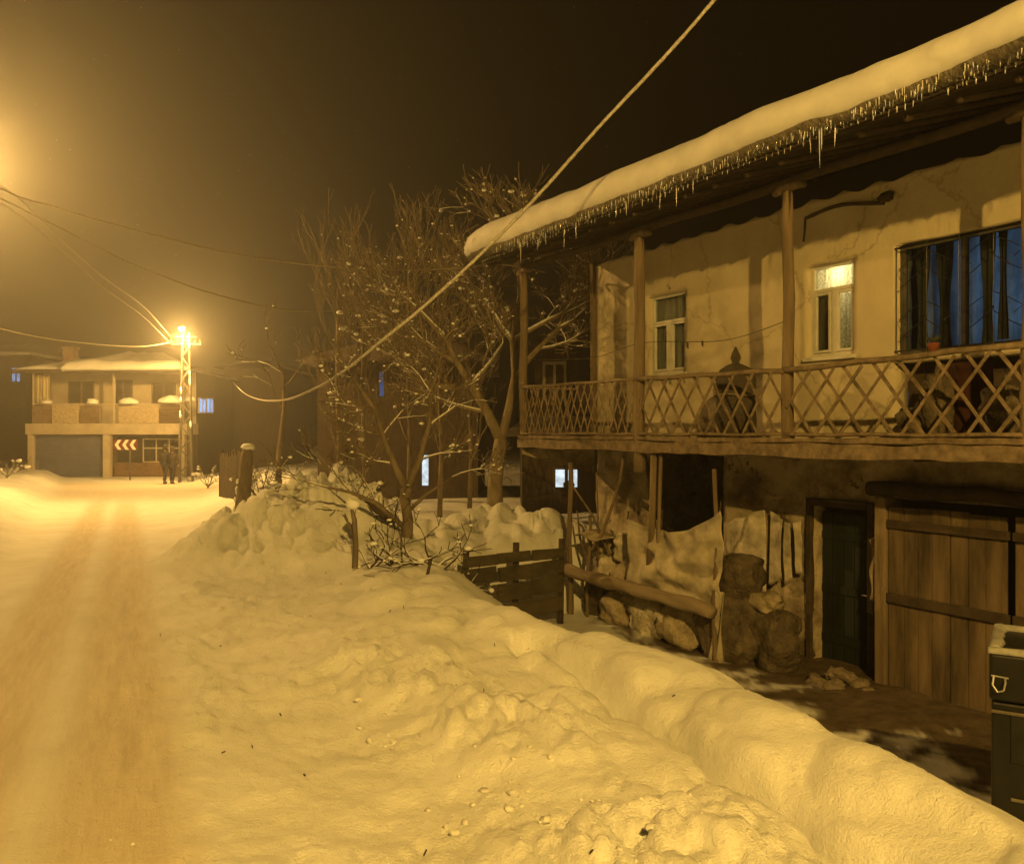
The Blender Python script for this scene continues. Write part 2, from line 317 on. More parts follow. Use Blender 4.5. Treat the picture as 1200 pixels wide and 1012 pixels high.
def gmat():
    m = bpy.data.materials.new('snow_ground'); m.use_nodes = True; n = m.node_tree.nodes; l = m.node_tree.links
    bs = n['Principled BSDF']; bs.inputs['Specular IOR Level'].default_value = .25; bs.inputs['Roughness'].default_value = .62
    ae = n.new('ShaderNodeAttribute'); ae.attribute_name = 'earth'; ap = n.new('ShaderNodeAttribute'); ap.attribute_name = 'packed'
    tc = n.new('ShaderNodeTexCoord')
    def nz(s, d=5, r=.6, st=None):
        x = n.new('ShaderNodeTexNoise'); x.inputs['Scale'].default_value = s; x.inputs['Detail'].default_value = d; x.inputs['Roughness'].default_value = r
        if st:
            m0 = n.new('ShaderNodeMapping'); m0.inputs['Rotation'].default_value = (0, 0, R(-24)); l.new(tc.outputs['Object'], m0.inputs[0]); mp = n.new('ShaderNodeMapping'); mp.inputs['Scale'].default_value = st; l.new(m0.outputs[0], mp.inputs[0]); l.new(mp.outputs[0], x.inputs['Vector'])
        else: l.new(tc.outputs['Object'], x.inputs['Vector'])
        return x
    def ramp(src, a, b, ca, cb):
        c = n.new('ShaderNodeValToRGB'); c.color_ramp.elements[0].position = a; c.color_ramp.elements[1].position = b
        c.color_ramp.elements[0].color = (*ca, 1); c.color_ramp.elements[1].color = (*cb, 1); l.new(src, c.inputs[0]); return c.outputs[0]
    def mix(f, a, b, ty='MIX'):
        x = n.new('ShaderNodeMixRGB'); x.blend_type = ty
        if isinstance(f, float): x.inputs[0].default_value = f
        else: l.new(f, x.inputs[0])
        l.new(a, x.inputs[1]); l.new(b, x.inputs[2]); return x.outputs[0]
    snow = ramp(nz(1.7).outputs[0], .3, .7, (.70, .71, .70), (.86, .87, .88))
    pk = ramp(nz(2.2, 6, .7, (5, .5, 1)).outputs[0], .3, .7, (.56, .48, .38), (.73, .66, .55))
    dirt = ramp(nz(5, 7, .7).outputs[0], .3, .68, (.055, .04, .026), (.15, .115, .08))
    # small bits of dirt and grit lying on the snow
    g = ramp(nz(38, 2, .5).outputs[0], .70, .74, (0, 0, 0), (1, 1, 1)); g2 = ramp(nz(1.3, 3).outputs[0], .5, .62, (0, 0, 0), (.8, .8, .8))
    gm = mix(1.0, g, g2, 'MULTIPLY'); gc = n.new('ShaderNodeRGB'); gc.outputs[0].default_value = (.30, .235, .16, 1)
    c = mix(ap.outputs['Fac'], snow, pk); c = mix(gm, c, gc.outputs[0]); c = mix(ae.outputs['Fac'], c, dirt)
    l.new(c, bs.inputs['Base Color'])
    b1 = n.new('ShaderNodeBump'); b1.inputs['Strength'].default_value = .75; b1.inputs['Distance'].default_value = .03; l.new(nz(13, 8, .72).outputs[0], b1.inputs['Height'])
    b2 = n.new('ShaderNodeBump'); b2.inputs['Strength'].default_value = .8; b2.inputs['Distance'].default_value = .009; l.new(nz(95, 3, .7).outputs[0], b2.inputs['Height'])
    l.new(b1.outputs[0], b2.inputs['Normal'])
    b3 = n.new('ShaderNodeBump'); b3.inputs['Distance'].default_value = .012; l.new(ap.outputs['Fac'], b3.inputs['Strength']); l.new(nz(5, 5, .65, (4, .35, 1)).outputs[0], b3.inputs['Height'])
    l.new(b2.outputs[0], b3.inputs['Normal']); l.new(b3.outputs[0], bs.inputs['Normal'])
    return m
GM = gmat()
def sheet(name, sel, extra=None):
    q = quads[sel]; u, inv = np.unique(q, return_inverse=True); inv = inv.reshape(q.shape)
    me = bpy.data.meshes.new(name); vv = V[u]; ff = inv.tolist(); vl = vv.tolist()
    if extra:
        ring = idx[0]; mp = {int(k): i for i, k in enumerate(u)}
        if all(int(k) in mp for k in ring): ff.append([mp[int(k)] for k in ring][::-1][::-1])
    me.from_pydata(vl, [], ff); me.update(); me.polygons.foreach_set('use_smooth', [True]*len(me.polygons))
    for an, arr in (('earth', GE_), ('packed', GP)):
        a = me.attributes.new(an, 'FLOAT', 'POINT'); a.data.foreach_set('value', arr.reshape(-1)[u].astype(np.float32))
    me.materials.append(GM); o = bpy.data.objects.new(name, me); sc.collection.objects.link(o); o['kind'] = 'structure'; return o
sheet('road', qc == 0, True); sheet('snow_bank', qc == 1); sheet('yard_ground', qc == 2)
# ================================================================ the timber house on the right
HZ = -3.05                                            # its ground floor, below the eye
ZB = E + HZ
house = thing('balcony_house', 'two-storey plastered house with a long timber balcony and a wide blue lit window', 'house', (.19, 15.36, ZB), math.atan2(-.865, .502))
def hx(u, q):                                         # place on the plane q metres behind the balcony edge
    c = 9.1+1.156*q; Y = c/((u-20)/1000); X = c-.58*Y
    return (X-.19)*.502-(Y-15.36)*.865
def hz(u, v, q):
    Y = (9.1+1.156*q)/((u-20)/1000); return (507-v)/1000*Y - HZ
WQ = 1.2; XE = 12.3                                   # wall plane and near end of the house
def wallmesh(name, x0, x1, z0, z1, holes, m, y, parent, top=None, thick=.32, step=.07, amp=.018):
    xs = sorted(set([x0, x1]+[h[0] for h in holes]+[h[1] for h in holes])); zs = sorted(set([z0, z1]+[h[2] for h in holes]+[h[3] for h in holes]))
    def fill(a):
        o = []
        for p, q in zip(a, a[1:]):
            k = max(1, int((q-p)/step)); o += [p+(q-p)*i/k for i in range(k)]
        return o+[a[-1]]
    xs = fill([x for x in xs if x0 <= x <= x1]); zs = fill([z for z in zs if z0 <= z <= z1]); ids = {}; mb = MB()
    def vid(i, j):
        if (i, j) not in ids:
            x, z = xs[i], zs[j]
            edge = any(abs(x-h[0]) < 1e-6 or abs(x-h[1]) < 1e-6 or abs(z-h[2]) < 1e-6 or abs(z-h[3]) < 1e-6 for h in holes)
            dx = mnoise.noise(Vector((x*5, 3, z*5)))*.012 if edge else 0; dz = mnoise.noise(Vector((x*4, 9, z*5)))*.014 if edge else 0
            if top and j == len(zs)-1: dz += top(x)
            yy = y + amp*(mnoise.noise(Vector((x*1.3, 1, z*1.3)))+.5*mnoise.noise(Vector((x*4, 5, z*4))))
            mb.v.append((x+dx, yy, z+dz)); ids[(i, j)] = len(mb.v)-1
        return ids[(i, j)]
    for i in range(len(xs)-1):
        for j in range(len(zs)-1):
            cx = (xs[i]+xs[i+1])/2; cz = (zs[j]+zs[j+1])/2
            if any(h[0] < cx < h[1] and h[2] < cz < h[3] for h in holes): continue
            mb.f.append((vid(i, j), vid(i+1, j), vid(i+1, j+1), vid(i, j+1)))
    o = mb.build(name, m, parent, smooth=True); s = solid(o, thick, -1); return o
# openings: x0,x1,z0,z1 in the house frame
WA = (hx(760, WQ), hx(803, WQ), hz(780, 439, WQ), hz(780, 345, WQ))
WB = (hx(946, WQ), hx(1000, WQ), hz(972, 418, WQ), hz(972, 308, WQ))
WC = (hx(1049, WQ), 11.4, hz(1050, 418, WQ), hz(1060, 286, WQ))
WCL = (hx(1046, WQ), 11.4, hz(1050, 490, WQ), WC[2]-.08)
xw0 = hx(698, WQ)
TOPZ = 3.06-HZ
def topedge(x): return -.05*abs(math.sin(x*math.pi/.5+.4)) + .04*mnoise.noise(Vector((x*3, 0, 0)))
wallmesh('upper_wall', xw0, XE, -HZ-.3, TOPZ, [WA, WB, WC, WCL], PLAST, WQ, house, topedge)
# side wall and dark shell behind
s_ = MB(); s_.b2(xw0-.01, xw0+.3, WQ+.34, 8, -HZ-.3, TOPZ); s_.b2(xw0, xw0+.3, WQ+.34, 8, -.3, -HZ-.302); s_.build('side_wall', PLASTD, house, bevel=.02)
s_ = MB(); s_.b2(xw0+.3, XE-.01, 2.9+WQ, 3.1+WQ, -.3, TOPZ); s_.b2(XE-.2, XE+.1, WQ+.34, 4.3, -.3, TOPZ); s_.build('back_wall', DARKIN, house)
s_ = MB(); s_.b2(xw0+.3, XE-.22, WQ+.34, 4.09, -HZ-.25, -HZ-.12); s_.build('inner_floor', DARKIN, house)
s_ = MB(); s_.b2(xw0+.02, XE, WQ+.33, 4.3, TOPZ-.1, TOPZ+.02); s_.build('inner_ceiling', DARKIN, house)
# corner board
s_ = MB(); s_.box((xw0-.03, WQ-.02, (-HZ+TOPZ)/2), (.09, .1, TOPZ+HZ+.0)); s_.build('corner_post', WOOD, house, bevel=.01)
# lower storey
z0l = -.25; ztl = -HZ-.3
DOOR = (hx(952, WQ), hx(1017, WQ), .02, hz(985, 596, WQ)); 
OPEN = (hx(758, WQ), hx(846, WQ), .7, ztl-.02)
GATE = (hx(1040, WQ)-.05, 11.3, .0, 2.25)
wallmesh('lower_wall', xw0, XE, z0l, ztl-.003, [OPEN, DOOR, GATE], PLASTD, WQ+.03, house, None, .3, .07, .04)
# unused: pale patches painting lamplit plaster at the far corner and mid wall
LITP = mat('lit_plaster', (.36, .33, .28), .9, 0, 4, .4, 20, col2=(.55, .52, .45))
def patch(x0, x1, z0, z1, seed, q=WQ):
    mb = MB(); n = 26; cx, cz = (x0+x1)/2, (z0+z1)/2; pts = []
    for i in range(n):
        a = 2*math.pi*i/n; k = 1+.22*mnoise.noise(Vector((math.cos(a)*2+seed, math.sin(a)*2, seed)))
        ca, sa = math.cos(a), math.sin(a); m = max(abs(ca), abs(sa))**.75
        pts.append((cx+(x1-x0)/2*ca/m*k, q, cz+(z1-z0)/2*sa/m*k))
    mb.v = pts; mb.f = [tuple(range(n))]; o = mb.build('lit_plaster_patch', LITP, house); solid(o, .02, 0); return o
# door
dr = MB(); dw = DOOR[1]-DOOR[0]
for k in range(5): dr.box((DOOR[0]+dw*(k+.5)/5, WQ+.2, 1.0), (dw/5-.012, .04, 1.98))
DG = mat('door_green', (.009, .014, .013), .6, .4, 5, .3, 40, stretch=(1, 1, .2))
do = dr.build('door', DG, house, bevel=.004)
h_ = MB(); h_.tube([(DOOR[1]-.1, WQ+.17, 1.0), (DOOR[1]-.1, WQ+.12, 1.0), (DOOR[1]-.18, WQ+.12, 1.0)], .012); h_.build('handle', STEEL, do)
for z in (.35, 1.0, 1.7): h_ = MB(); h_.box(((DOOR[0]+DOOR[1])/2, WQ+.17, z), (dw-.04, .025, .1)); h_.build('ledge', DG, do)
fr = MB()
fr.b2(DOOR[0]-.09, DOOR[0]-.003, WQ-.03, WQ+.36, 0, DOOR[3]+.1); fr.b2(DOOR[1]+.003, DOOR[1]+.1, WQ-.03, WQ+.36, 0, DOOR[3]+.1); fr.b2(DOOR[0], DOOR[1], WQ-.028, WQ+.14, DOOR[3], DOOR[3]+.1)
fr.build('door_frame', WOODD, house, bevel=.01)
# plank gate, two leaves, standing a little proud of the wall
gx0 = hx(1041, .95); gtop = 2.17; GW = mat('gate_wood', (.035, .026, .017), .9, 0, 2.2, .8, 30, col2=(.19, .14, .09), stretch=(1.3, 1, .22), contrast=(.36, .66))
x = gx0; lf = 0
for a, b in ((gx0, gx0+1.42), (gx0+1.46, gx0+2.9)):
    g = MB(); x = a
    while x < b-.05:
        wd = min(random.uniform(.17, .26), b-x); g.box((x+wd/2, .97+random.uniform(-.008, .008), gtop/2+.02), (wd-.008, .035, gtop-random.uniform(0, .05))); x += wd
    go = g.build('gate_leaf', GW, house, bevel=.004)
    for zb_, h_ in ((1.12, .11), (1.98, .09)): r_ = MB(); r_.box(((a+b)/2, .93, zb_), (b-a, .05, h_)); r_.build('crossbar', WOODD, go, bevel=.008)
g = MB(); g.b2(gx0-.16, gx0-.01, .9, 1.1, 0, gtop+.12); g.build('gate_post', WOOD, house, bevel=.02)
g = MB(); g.tube([(gx0-.3+.35*i, 1.0, gtop+.2+.015*math.sin(i*2)) for i in range(10)], .085, 8, wob=.1); g.build('lintel', WOODD, house, True)
# pale rag hanging on the gate post
g = MB(); rx = gx0-.3
def ragf(u, v): return (rx+.26*u*(1-.25*v)+.03*math.sin(v*9), 1.0+.05*math.sin(u*8+v*3), 1.75-.75*v+.05*math.sin(u*7))
g.grid(ragf, 12, 16); RAG = cloth('rag', (.22, .18, .12), .15); tag(solid(g.build('hanging_rag', RAG, None, True, loc=(0, 0, 0)), .01), 'small pale rag hanging on the post between the dark door and plank gate', 'rag').matrix_world = Matrix.Translation((.19, 15.36, ZB)) @ Matrix.Rotation(math.atan2(-.865, .502), 4, 'Z')
# dark store behind the lower opening
# ---------------------------------------------------------------- windows
def window(h, q, cells, parent=house, name='window', fw=.05, m=PVC):
    x0, x1, z0, z1 = h; f = MB(); y = q+.11
    f.b2(x0, x0+fw, y-.03, y+.04, z0, z1); f.b2(x1-fw, x1, y-.03, y+.04, z0, z1)
    f.b2(x0+fw, x1-fw, y-.03, y+.04, z0, z0+fw); f.b2(x0+fw, x1-fw, y-.03, y+.04, z1-fw, z1)
    zt = z0+(z1-z0)*cells; f.b2(x0+fw, x1-fw, y-.033, y+.043, zt-fw*.45, zt+fw*.45)
    xm = (x0+x1)/2; f.b2(xm-fw*.75, xm+fw*.75, y-.036, y+.046, z0+fw, zt-fw*.45)
    for a, b in ((x0+fw+.006, xm-fw*.75-.006), (xm+fw*.75+.006, x1-fw-.006)):   # sashes
        c, d = z0+fw+.006, zt-fw*.45-.006; s = .035
        f.b2(a, a+s, y-.045, y, c, d); f.b2(b-s, b, y-.045, y, c, d); f.b2(a+s, b-s, y-.045, y, c, c+s); f.b2(a+s, b-s, y-.045, y, d-s, d)
    w_ = f.build(name, m, parent, bevel=.004)
    p = MB(); p.b2(x0+fw, x1-fw, y+.005, y+.011, z0+fw, z1-fw); p.build('pane', GLS, w_)
    s = MB(); s.b2(x0-.05, x1+.05, q-.05, q+.07, z0-.055, z0-.003); s.build('sill', PVC, w_, bevel=.008)
    return w_
wa = window(WA, WQ, .66); wb = window(WB, WQ, .72)
def curtain(x0, x1, z0, z1, y, m, name, par, fold=.03, n=9, seed=0):
    c = MB(); c.grid(lambda u, v: (lerp(x0, x1, u), y+fold*math.sin(u*n*2*math.pi+seed+.6*math.sin(v*3))*(.5+.5*v), lerp(z1, z0, v)), int(n*8), 8)
    return c.build(name, m, par, True)
curtain(WA[0], WA[1], WA[2], WA[3], WQ+.16, cloth('curtain_grey', (.40, .34, .24), .1), 'curtain', wa, .012, 6)
# window B: a small lit room behind thin curtain
rm = MB(); x0, x1, z0, z1 = WB[0]-.05, WB[1]+.05, WB[2]-.05, WB[3]+.06
rm.b2(x0-.04, x0, WQ+.33, WQ+.95, z0, z1); rm.b2(x1, x1+.04, WQ+.33, WQ+.95, z0, z1); rm.b2(x0-.04, x1+.04, WQ+.95, WQ+.99, z0-.04, z1+.04); rm.b2(x0-.04, x1+.04, WQ+.33, WQ+.95, z1, z1+.04); rm.b2(x0-.04, x1+.04, WQ+.33, WQ+.95, z0-.04, z0)
rm.build('room_lining', mat('cream_room', (.5, .45, .35), .9, .1, 3, 0), wb)
xm = (WB[0]+WB[1])/2
curtain(WB[0]+.01, WB[1]-.01, WB[2], WB[3], WQ+.20, cloth('sheer_cream', (.75, .66, .45), .75, 30, (1, 1, 1)), 'curtain', wb, .008, 7)
curtain(WB[0]+.01, xm-.01, WB[2], WB[2]+(WB[3]-WB[2])*.70, WQ+.165, cloth('curtain_brown', (.14, .11, .07), .3), 'curtain', wb, .008, 5, 2)
bl = MB(); bl.blob((xm-.02, WQ+.46, WB[3]-.15), .035, 10, 6, 0); bl.build('bulb', emitm('bulb', (1, .78, .45), 30), wb, True)
lamp('window_bulb_light', (xm-.02, WQ+.36, WB[3]-.13), 9, (1, .72, .34), .04, house)
# window C: wide, blue light behind drapes, wrought grille
x0, x1, z0, z1 = WC; f = MB(); y = WQ+.12; DF = mat('frame_dark', (.07, .065, .055), .6, .3, 6, .1)
f.b2(x0, x0+.06, y-.03, y+.04, z0, z1); f.b2(x1-.06, x1, y-.03, y+.04, z0, z1); f.b2(x0+.06, x1-.06, y-.03, y+.04, z0, z0+.06); f.b2(x0+.06, x1-.06, y-.03, y+.04, z1-.06, z1)
n3 = 6; pw = (x1-x0)/n3
for i in range(1, n3): f.b2(x0+pw*i-.03, x0+pw*i+.03, y-.033, y+.043, z0+.06, z1-.06)
wc = f.build('window', DF, house, bevel=.004); tag(wc, 'wide window lit blue behind dark drapes')
p = MB(); p.b2(x0+.06, x1-.06, y+.008, y+.014, z0+.06, z1-.06); p.build('pane', GLS, wc)
g = MB(); gy = WQ-.015
for i in range(n3*2+1):
    xx = x0+.03+(x1-x0-.06)*i/(n3*2); g.tube([(xx, gy, z0+.02), (xx, gy, z1-.03)], .006, 5)
for z in (z0+.05, z1-.05): g.bar((x0, gy+.008, z), (x1, gy+.008, z), .012, .02)
for i in range(n3):
    cx = x0+pw*(i+.5); 
    for zc in (z0+(z1-z0)*.33, z0+(z1-z0)*.78):
        a = .17
        for sgn in (-1, 1):
            g.tube([(cx+sgn*.01, gy-.01, zc+a), (cx+sgn*pw*.22, gy-.01, zc+a*.5), (cx+sgn*pw*.42, gy-.01, zc-.02), (cx+sgn*pw*.3, gy-.01, zc-a*.5)], .0055, 5)
            g.tube([(cx+sgn*.01, gy-.01, zc-a*.2), (cx+sgn*pw*.25, gy-.01, zc-a), (cx+sgn*pw*.4, gy-.01, zc-a*1.4)], .0055, 5)
        g.blob((cx, gy-.01, zc), .02, 6, 4, 0)
g.build('grille', METD, wc)
curtain(x0-.05, x1+.05, z0-.02, z1+.05, WQ+.52, cloth('sheer_blue', (.36, .38, .36), .75, 2.6, (1, 1, .6)), 'curtain', wc, .03, 22)
DRP = cloth('drape_dark', (.05, .045, .04), .05)
for a, b, zz in ((0, .13, .0), (.17, .29, 0.0), (.46, .575, .0), (.585, .66, .12), (.80, .86, 0), (.87, 1.0, .3)):
    xa, xb = lerp(x0, x0+1.75, a), lerp(x0, x0+1.75, b); cmb = MB()
    cmb.grid(lambda u, v, xa=xa, xb=xb, zz=zz: (lerp(xa, xb, .5+(u-.5)*(1-.45*math.sin(v*2.6+zz*5)**2)), WQ+.36+.018*math.sin(u*14+xa*7), lerp(z1, z0+zz, v)), 16, 14)
    cmb.build('drape', DRP, wc, True)
lamp('blue_room_light', ((x0+x1)/2-.5, WQ+1.7, z0+.9), 24, (.30, .58, 1.0), .25, house)
lamp('blue_room_light', (x0+1.1, WQ+1.5, z1-.5), 13, (.34, .62, 1.0), .2, house)
# boarded dark recess under the wide window
g = MB(); 
for i in range(12): g.box((WCL[0]+.12+i*.235, WQ+.3, (WCL[2]+WCL[3])/2), (.22, .03, WCL[3]-WCL[2]+.1))
g.build('recess_board', WOODD, house)
# ---------------------------------------------------------------- balcony
BX0, BX1 = -.05, 11.6
dk = MB(); zdk = -HZ-.13; x = BX0
dk = MB()
while x < BX1:
    wd = .19; dk.box((x+wd/2, .66, zdk-.02+random.uniform(-.003, .003)), (wd-.01, 1.06, .035)); x += wd
dk.build('deck', WOOD, house)
fa = MB()
def sagz(x): return .006*math.sin(x*.9)+.004*math.sin(x*2.3+1)
def roughbeam(name, y, z, w, h, m, x0=BX0, x1=BX1, st=.18, amp=.012, par=house):
    b = MB(); n = int((x1-x0)/st); pr = None
    for i in range(n+1):
        xx = lerp(x0, x1, i/n); zz = z+sagz(xx); ring = []
        for k, (a, c) in enumerate(((-.5, -.5), (.5, -.5), (.5, .5), (-.5, .5))):
            ring.append(len(b.v)); b.v.append((xx, y+a*w+amp*mnoise.noise(Vector((xx*3, k*5, 1))), zz+c*h+amp*1.6*mnoise.noise(Vector((xx*2.4, k*7, z*9)))))
        if pr:
            for k in range(4): b.f.append((pr[k], pr[(k+1) % 4], ring[(k+1) % 4], ring[k]))
        else: b.f.append(tuple(ring[::-1]))
        pr = ring
    b.f.append(tuple(pr)); return b.build(name, m, par, bevel=.006)
roughbeam('fascia_board', -.06, zdk-.085, .06, .15, WOODH, amp=.018)
roughbeam('edge_log', -.04, zdk+.035, .075, .055, WOODH, amp=.012)
for i, px in enumerate([0.1, 1.4, 2.6, 3.9, 5.2, 6.5, 7.8, 9.1, 10.4]):
    b = MB(); b.tube([(px, -.025, zdk-.12), (px+.01, .6, zdk-.115), (px, 1.2, zdk-.11)], .06, 7, wob=.08); b.build('joist', WOODD, house, True)
POSTX = [hx(612, 0)+.02, hx(748, 0), hx(922, 0), hx(1207, 0), 11.5]
ZPT = 2.84-HZ
for i, px in enumerate(POSTX):
    rad = (.075, .085, .07, .08, .08)[i]; zb = zdk-.16 if i != 1 else zdk-.45
    b = MB(); n = 10
    b.tube([(px+.015*math.sin(k*.9+i), .02+.01*math.cos(k+i), lerp(zb, ZPT, k/n)) for k in range(n+1)], [rad*(1.08-.015*k) for k in range(n+1)], 9, wob=.07)
    po = b.build('post', WOOD, house, True)
    b = MB(); b.tube([(px-.22, .02, ZPT+.02), (px-.1, .02, ZPT+.05), (px+.12, .02, ZPT+.06), (px+.25, .02, ZPT+.02)], [.035, .06, .06, .035], 7, wob=.1); b.build('bracket', WOOD, po, True)
b = MB(); b.tube([(lerp(-.3, 11.6, k/30), .02+.01*math.sin(k), ZPT+.11+.012*math.sin(k*.8)) for k in range(31)], .06, 8, wob=.06); b.build('wall_plate', WOODD, house, True)
# railings: rail heights follow the sagging old handrail
RT = [(0, .80), (3.35, .77), (6.1, .722), (8.85, .79), (11.5, .81)]
bays = [(POSTX[0]+.05, POSTX[1]-.05, .20, .36), (POSTX[1]+.05, POSTX[2]-.05, .32, .5), (POSTX[2]+.05, POSTX[3]-.05, .345, .60), (POSTX[3]+.05, 11.45, .42, .62)]
for bi, (a, b_x, sp, lean) in enumerate(bays):
    zt = lambda x: interp(x, RT)-HZ; zb = zdk+.10
    t = MB(); n = 8
    t.tube([(lerp(a-.06, b_x+.06, k/n), -.045, zt(lerp(a, b_x, k/n))+.008*math.sin(k*2+bi)) for k in range(n+1)], .026 if bi == 0 else .034, 7, wob=.08); ra = t.build('handrail', LATT if bi == 0 else WOODH, house, True)
    t = MB(); t.tube([(lerp(a-.04, b_x+.04, k/n), -.045, zb+.008*math.sin(k*1.7+bi)) for k in range(n+1)], .022, 6, wob=.08); t.build('bottom_rail', LATT if bi == 0 else WOODH, ra, True)
    if bi: 
        t = MB(); t.tube([(lerp(a-.04, b_x+.04, k/n), -.05, zb-.07+.008*math.sin(k*1.3+bi)) for k in range(n+1)], .02, 6, wob=.08); t.build('bottom_rail', WOODH, ra, True)
    for sg, yy in ((1, -.062), (-1, -.03)):
        x = a-lean+.02; L = MB()
        while x < b_x+.1:
            j = random.uniform(-.03, .03)*(bi > 0); xa, xb = (x+j, x+lean) if sg > 0 else (x+lean, x+j)
            za, zc = zb, zt(min(max(x, a), b_x))-.02
            pa = Vector((xa, yy, za)); pb = Vector((xb, yy, zc))
            # clip to the bay
            def cl(p, q):
                if p.x < a: p = p.lerp(q, (a-p.x)/(q.x-p.x)) if q.x > a else None
                elif p.x > b_x: p = p.lerp(q, (p.x-b_x)/(p.x-q.x)) if q.x < b_x else None
                return p
            A = cl(pa, pb); B = cl(pb, pa)
            if A is not None and B is not None and (A-B).length > .1:
                wd = .024 if bi == 0 else random.uniform(.03, .042); L.bar(A, B, .014, wd, (0, 1, 0)) if False else L.bar(A, B, wd, .014, (0, 1, 0))
            x += sp*random.uniform(.93, 1.07)
        L.build('lattice_slats', LATT if bi == 0 else WOODH, ra, bevel=.003)
# end railing at the far end
e = MB(); e.tube([(0, 0, .80-HZ), (0, 1.15, .80-HZ)], .026, 7); e.tube([(0, 0, zdk+.1), (0, 1.15, zdk+.1)], .022, 6)
for k in range(5):
    e.bar((0, .05+.2*k, zdk+.1), (0, .3+.2*k, .8-HZ), .024, .014, (1, 0, 0)); e.bar((-.02, .3+.2*k, zdk+.1), (-.02, .05+.2*k, .8-HZ), .024, .014, (1, 0, 0))
e.build('end_railing', LATT, house)
# triangular plastered gusset carrying the far end of the deck, and struts below
g = MB(); g.v = [(0.0, .0, zdk-.13), (.0, .0, zdk-.27), (xw0-.02, WQ-.02, zdk-.62), (xw0-.02, WQ-.02, zdk-.13)]; g.f = [(0, 1, 2, 3)]
solid(g.build('gusset', PLASTD, house), .04)
sx = POSTX[1]
g = MB(); g.tube([(sx-.02, .1, zdk-.2), (sx-.75, 1.0, 1.9), (sx-.95, 1.15, 1.65)], .04, 7, wob=.1); g.build('strut', WOODD, house, True)
g = MB(); g.tube([(sx+.35, .0, zdk-.15), (sx+.3, .0, 1.6), (sx+.22, 0, .95)], [.05, .05, .045], 7, wob=.1); g.tube([(sx+.47, .03, zdk-.15), (sx+.42, .03, 1.6), (sx+.38, .03, .9)], .028, 6, wob=.1); g.build('prop', WOOD, house, True)
g = MB(); g.tube([(hx(918, 0)-.1, .1, zdk-.14), (hx(918, 0)+.15, .05, zdk-.15)], [.06, .075], 8, wob=.12); g.build('beam_end', WOODH, house, True)
# ---------------------------------------------------------------- roof
RP = math.tan(R(17)); RZ = 2.96-HZ; RY = -.66; RX0, RX1 = -.42, 12.9; RYE = 6.5
rj = MB(); x = RX0+.15
while x < RX1:
    b = MB(); b.tube([(x, RY+.1, RZ+.02), (x+.01, RY+2.1, RZ+.02+2.0*RP), (x, 4.2, RZ+(4.2-RY)*RP)], .034, 6, wob=.08); b.build('rafter', WOODD, house, True); x += .52
def roofp(x, y, dz=0): return (x, y, RZ+.075+(y-RY)*RP+dz)
b = MB(); nb = 60
for k in range(24):
    y0 = RY+.05+k*.29; b.v += [roofp(RX0, y0), roofp(RX1, y0), roofp(RX1, y0+.27), roofp(RX0, y0+.27)]; i = len(b.v); b.f.append((i-4, i-3, i-2, i-1))
solid(b.build('roof_boards', WOODD, house), .02, 0)
b = MB(); NX = 420
b.grid(lambda u, v: roofp(lerp(RX0-.04, RX1, u), lerp(RY-.05, RYE, v), .035+.014*math.sin(lerp(RX0, RX1, u)*2*math.pi/.085)), int((RX1-RX0)/.02), 3); solid(b.build('roof_sheet', ROOFM, house, True), .004)
b = MB(); b.v = [(RX0+.3, RY+.3, RZ), (RX0+.3, RYE, RZ), (RX0+.3, RYE, RZ+(RYE-RY)*RP+.0), (RX0+.3, RY+.3, RZ+.06)]; b.f = [(0, 1, 2, 3)]; 
ce = MB()
for k in range(3): ce.b2(RX0+.35, XE, .12+.38*k, .12+.38*k+.36, ZPT+.185, ZPT+.2)
# soffit left open: rafters show
# snow on the roof: one thick slab with a rolled front edge
snr = thing('roof_snow', 'thick rounded slab of snow overhanging the timber house eave, fringed with icicles', 'snow', (.19, 15.36, ZB), math.atan2(-.865, .502))
prof = [(.55, .075), (.2, .06), (-.02, .05), (-.2, .08), (-.3, .17), (-.335, .28), (-.29, .39), (-.18, .48), (.0, .56), (.3, .66), (.8, .66+.5*RP*1.1), (1.6, .66+1.3*RP), (3.2, .68+2.9*RP), (5.5, .68+5.2*RP), (7.16, .6+6.8*RP)]
SX0 = -.55
b = MB(); nx = 190; pr = len(prof)
for i in range(nx+1):
    u = i/nx; x = lerp(SX0, RX1, u)
    e = min(1, (x-SX0)/.45); e = math.sqrt(max(0, 1-(1-e)**2)) if e < 1 else 1
    th = (1.17-.022*x+.07*mnoise.noise(Vector((x*.55, 0, 0)))+.05*mnoise.noise(Vector((x*1.9, 3, 0))))
    for k, (py, pz) in enumerate(prof):
        fr_ = 1.0 if k > 8 else 1
        lo = interp(k, [(0, 0), (3, .35), (5, .8), (9, 1), (14, 1)])
        zz = max(pz, .09+py*RP) if k < 3 else .05+(pz-.05-max(0, py)*RP*1)*th*(.35+.65*e)+max(0, py)*RP
        yy = py
        if 2 < k < 9: yy = py*(.85+.3*mnoise.noise(Vector((x*.9, 7, k*.1)))+.15)*(.5+.5*e) + .012*mnoise.noise(Vector((x*9, k, 2)))
        if k in (3, 4): zz += .03*mnoise.noise(Vector((x*2.3, 11, 0))) + .02*mnoise.noise(Vector((x*8, 13, k)))
        b.v.append((x, RY+yy, RZ+.06+zz+.012*mnoise.noise(Vector((x*2, py*3, 5)))))
for i in range(nx):
    for k in range(pr-1): a = i*pr+k; b.f.append((a, a+1, a+pr+1, a+pr))
b.f.append(tuple(range(pr-1, -1, -1))); b.f.append(tuple(nx*pr+k for k in range(pr)))
so = b.build('snow_slab', SNOWR, snr, True)
LIPSHADE = mat('shaded_ice_lip', (.10, .085, .06), .4, 0, 14, .9, 40, col2=(.34, .30, .24), stretch=(3, 1, .6), spec=.6, bdist=.03, contrast=(.4, .62))  # dark icy strip; its colour paints the shade under the snow lip
b2_ = MB()
